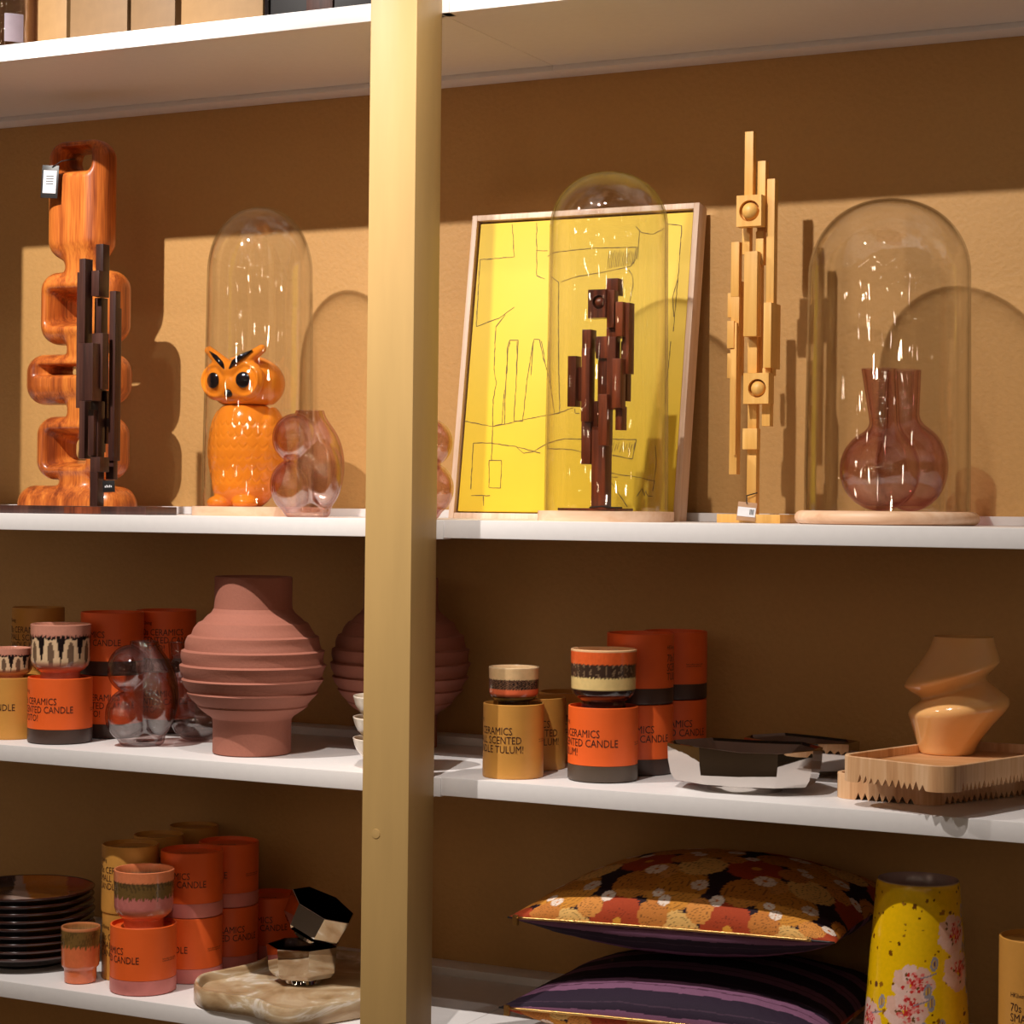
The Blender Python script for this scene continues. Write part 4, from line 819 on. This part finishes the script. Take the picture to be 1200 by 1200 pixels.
def cushion(label, cx, cy, W, Dp, zs, hT, hB, top, bot, rz, yoff=0):
    """W x Dp pillow, seam at height zs; top / bot give the print"""
    t = thing('cushion', label, 'cushion', (cx, cy, ZD), rz); nx, ny = 300, 210
    u = np.sin(np.linspace(-1, 1, nx) * PI / 2 * .97) / math.sin(PI / 2 * .97); v = np.sin(np.linspace(-1, 1, ny) * PI / 2); Ug, Vg = np.meshgrid(u, v, indexing='ij')
    pin = 1 - .055 * (1 - np.abs(Vg) ** 2) * np.abs(Ug) ** 3; pin2 = 1 - .05 * (1 - np.abs(Ug) ** 2) * np.abs(Vg) ** 3
    X = Ug * W / 2 * pin; Y = Vg * Dp / 2 * pin2
    e = np.clip((1 - Ug ** 2), 0, 1) ** .62 * np.clip((1 - Vg ** 2), 0, 1) ** .42
    base = zs - .0065 * (1 - Ug)
    wr = .0022 * wig2(Ug * 3, Vg * 3, 5) * (1 - e) * np.clip((1 - Ug ** 2) * (1 - Vg ** 2) * 6, 0, 1)
    vv = np.linspace(-1, 1, 2001); al = np.concatenate([[0], np.cumsum(np.hypot(np.diff(vv) * Dp / 2, hT * np.diff(np.clip(1 - vv ** 2, 0, 1) ** .42)))]); Sg = np.interp(Vg, vv, (al - al[1000]) * 1000)
    fs = [(i * ny + j, (i + 1) * ny + j, (i + 1) * ny + j + 1, i * ny + j + 1) for i in range(nx - 1) for j in range(ny - 1)]
    for nm, sg, h, fn in (('cushion_top', 1, hT, top), ('cushion_underside', -1, hB, bot)):
        Z = base + sg * h * e + wr * sg; Z = np.maximum(Z, .0005)
        P = np.stack([X, Y, Z], -1).reshape(-1, 3); o = mesh(nm, P, [f if sg > 0 else f[::-1] for f in fs], 'cushion_cloth', t, None, True)
        paint(o, lambda p: fn(Ug.ravel() * W / 2 * 1000, (Sg * .93 + 14).ravel()))
    fz = lambda q: (q * W / 2 * (1 - .0), -Dp / 2 * (1 - .05 * (1 - q * q)) - .0016, zs - .0065 * (1 - q) + .0006)
    zp = [fz(q) for q in np.linspace(-.93, .86, 40)]
    tube('zip_teeth', zp, .0019, 'zip_brass', t, 8)
    tube('seam_piping', [fz(q) for q in np.linspace(-.995, .995, 50)], .0013, 'black_matte', t, 6)
    box('zip_pull', -.004, .004, -.002, .002, -.010, .004, 'zip_brass', t, .0008, fz(-.945))
    return t
FL = []
r_ = random.Random(11)
KIND = [((168, 58, 26), 62, 'rust'), ((196, 128, 44), 70, 'must'), ((214, 160, 84), 60, 'pale'), ((206, 86, 44), 40, 'coral')]
def flor(x, y):
    """big scalloped blossoms in mustard, rust and cream on a dark ground, white small flowers"""
    n = len(x); out = np.tile(np.array([38, 20, 28.]), (n, 1)); per = 150.0
    X = np.mod(x + 1000, per); Y = np.mod(y + 1000 + 0 * x, 132.0)
    def put(cx, cy, R, col, kind, lobes, seed):
        for ox in (-per, 0, per):
            for oy in (-132, 0, 132):
                dx, dy = X - cx - ox, Y - cy - oy; d = np.hypot(dx, dy); sel = d < R * 1.25
                if not sel.any(): continue
                a = np.arctan2(dy, dx); edge = R * (1 + .07 * np.abs(np.sin(lobes * a / 2 + seed)) + .04 * wig(a * 3, seed) + .025 * np.sin(a * lobes * 3.1)); m = sel & (d < edge); c = np.array(col, float)
                out[m] = c
                if kind in ('must', 'pale'):
                    q = np.abs(((d / R * 5 + .6 * np.sin(a * 2 + d * .08)) % 1) - .5) < .055; out[m & q] = c * .62
                if kind == 'rust':
                    q = (np.abs(((a * 3.5 + d * .02) % 1) - .5) < .05) & (d < R * .55); out[m & q] = c * .75; out[m & (d < R * .17)] = (214, 146, 52)
                if kind == 'white':
                    q = np.abs(((a / (2 * PI) * lobes) % 1) - .5) < .05; out[m & q & (d > R * .3)] = (190, 150, 120); out[m & (d < R * .22)] = (206, 120, 50)
    put(30, 40, 36, (164, 62, 30), 'rust', 15, 1); put(98, 96, 40, (198, 130, 46), 'must', 9, 2); put(112, 26, 31, (222, 172, 98), 'pale', 9, 3); put(62, 2, 24, (206, 140, 70), 'must', 11, 6); put(40, 104, 30, (190, 120, 44), 'must', 9, 5); put(78, 52, 20, (190, 116, 50), 'must', 9, 9)
    put(140, 62, 17, (206, 134, 62), 'must', 9, 4); put(54, 8, 14, (232, 212, 196), 'white', 6, 1); put(90, 72, 8, (226, 206, 190), 'white', 6, 3); put(78, 84, 7, (226, 206, 190), 'white', 6, 5); put(128, 104, 11, (226, 206, 190), 'white', 6, 2); put(10, 78, 9, (226, 206, 190), 'white', 6, 7)
    return out
def strip(x, y):
    q = np.mod(y + 1000 + 2.0 * wig(x * .01, 3), 62.0); out = np.tile(np.array([44, 30, 46.]), (len(x), 1)); m = (q > 14) & (q < 40); out[m] = (122, 80, 106); out[np.abs(q - 27) < 1.1] = (84, 50, 70); out[np.abs(q - 51) < .9] = (66, 46, 62); return out
fl_ = at(593, 1075, .04); fr_ = at(985, 1105, .04)
W = (fr_ - fl_).length * 1.0; cxm = (fl_.x + fr_.x) / 2
zsT = at(700, 1076, .04).z - ZD; zsB = at(700, 1186, .035).z - ZD; print('seams', zsT, zsB)
cushion('floral cushion in rust, mustard and cream, on top of the pile', cxm - .004, .213, W * .985, .335, zsT, .073, .055, flor, strip, 0)
cushion('purple and navy striped cushion under the floral one', cxm - .012, .208, W * .985, .335, zsB, .056, zsB, strip, flor, math.radians(-.6))
# tall yellow floral vase
painted('vase_enamel', .20, coat=.5)
g = at(1076, 1120, .15); t = thing('tall_vase', 'tall tapered yellow vase painted with flowers, right of the cushions', 'vase', (g.x, .10, ZD + .0002), facing(g)); g = at(1075, 1120, .10); t.location.x = g.x; k = mpp(g)
Ht = (at(1078, 1030, .10).z - ZD); r1, r0 = 48.5 * k, 64 * k
pr = [(0, 0), (r0 * .92, 0), (r0 * .97, .003)] + [(r0 + (r1 - r0) * q ** 1.25, .006 + (Ht - .012) * q) for q in np.linspace(0, 1, 200)] + [(r1 * .985, Ht - .002), (r1 * .96, Ht), (r1 * .93, Ht - .002), (r1 * .92, Ht - .02), (r0 * .85, .02), (0, .01)]
o = lathe('vase_body', pr, 'vase_enamel', t, None, 320, 60)
def fv(p):
    a = np.arctan2(p[:, 0], -p[:, 1]); s = a * 56; z = (Ht - p[:, 2]) * 1000; n = len(s); out = np.tile(np.array([236, 186, 8.]), (n, 1)); rr = np.random.default_rng(5)
    def blob(cx, cz, R, col, rough=.12, seed=1, k=1.0, ang=0):
        dx, dz = s - cx, z - cz; d = np.hypot(dx, dz / k); b = np.arctan2(dz, dx); m = d < R * (1 + rough * wig(b * 2, seed, f0=1)); out[m] = col; return m
    for i in range(330):
        cx, cz = rr.uniform(-175, 175), rr.uniform(4, 330); R = rr.choice([1.2, 1.6, 2.3, 3.2]); blob(cx, cz, R, [(120, 70, 10), (96, 50, 8), (150, 96, 20)][i % 3], .3, i)
    for (cx, cz) in [(-4, 118), (50, 60), (56, 104), (-12, 150), (4, 192), (-66, 168), (104, 140), (-110, 90), (80, 215), (0, 260), (-60, 250), (140, 60), (-150, 150)]:
        for j in range(7):
            b = j * 2 * PI / 7; blob(cx + 15 * math.cos(b), cz + 14 * math.sin(b), 10.5, (232, 190, 176) if j % 2 else (226, 178, 160), .25, j)
        for j in range(60): blob(cx + 3 + rr.normal(0, 5.6), cz - 3 + rr.normal(0, 6), rr.uniform(1.0, 2.3), [(206, 56, 50), (226, 110, 104), (238, 150, 140), (196, 40, 40)][j % 4], .3, j)
        for j in range(5): blob(cx + rr.uniform(-17, 17), cz + rr.uniform(-15, 15), 1.7, (110, 70, 26), .4, j)
        for j in range(2):
            lx, lz = cx + (24 if j else 20), cz - (14 if j else -20) - 12 * j
            m = blob(lx, lz, 4.6, (150, 142, 150), .2, j, 1.9); blob(lx, lz, 2.6, (206, 160, 70), .2, j, 2.0); blob(lx + .4, lz, .7, (90, 70, 110), .1, 2, 8)
        q = (np.abs(z - cz + 6 + .35 * (s - cx)) < .8) & (s > cx + 8) & (s < cx + 26); out[q] = (140, 130, 140)
    inner = (np.hypot(p[:, 0], p[:, 1]) < (r0 + (r1 - r0) * np.clip(p[:, 2] / Ht, 0, 1) ** 1.25) * .972) & (p[:, 2] > .012); out[inner] = (150, 120, 116)
    return out
paint(o, fv)
R5 = .052; c = at(1171 + 46, 1130, .075); tin('mustard candle tin cut by the right edge, beside the yellow vase', (c.x, .075, ZD + .0002), .0455, (at(1200, 1104, .035).z - ZD), 'gold_card', None, 'TULUM', True, -.75)
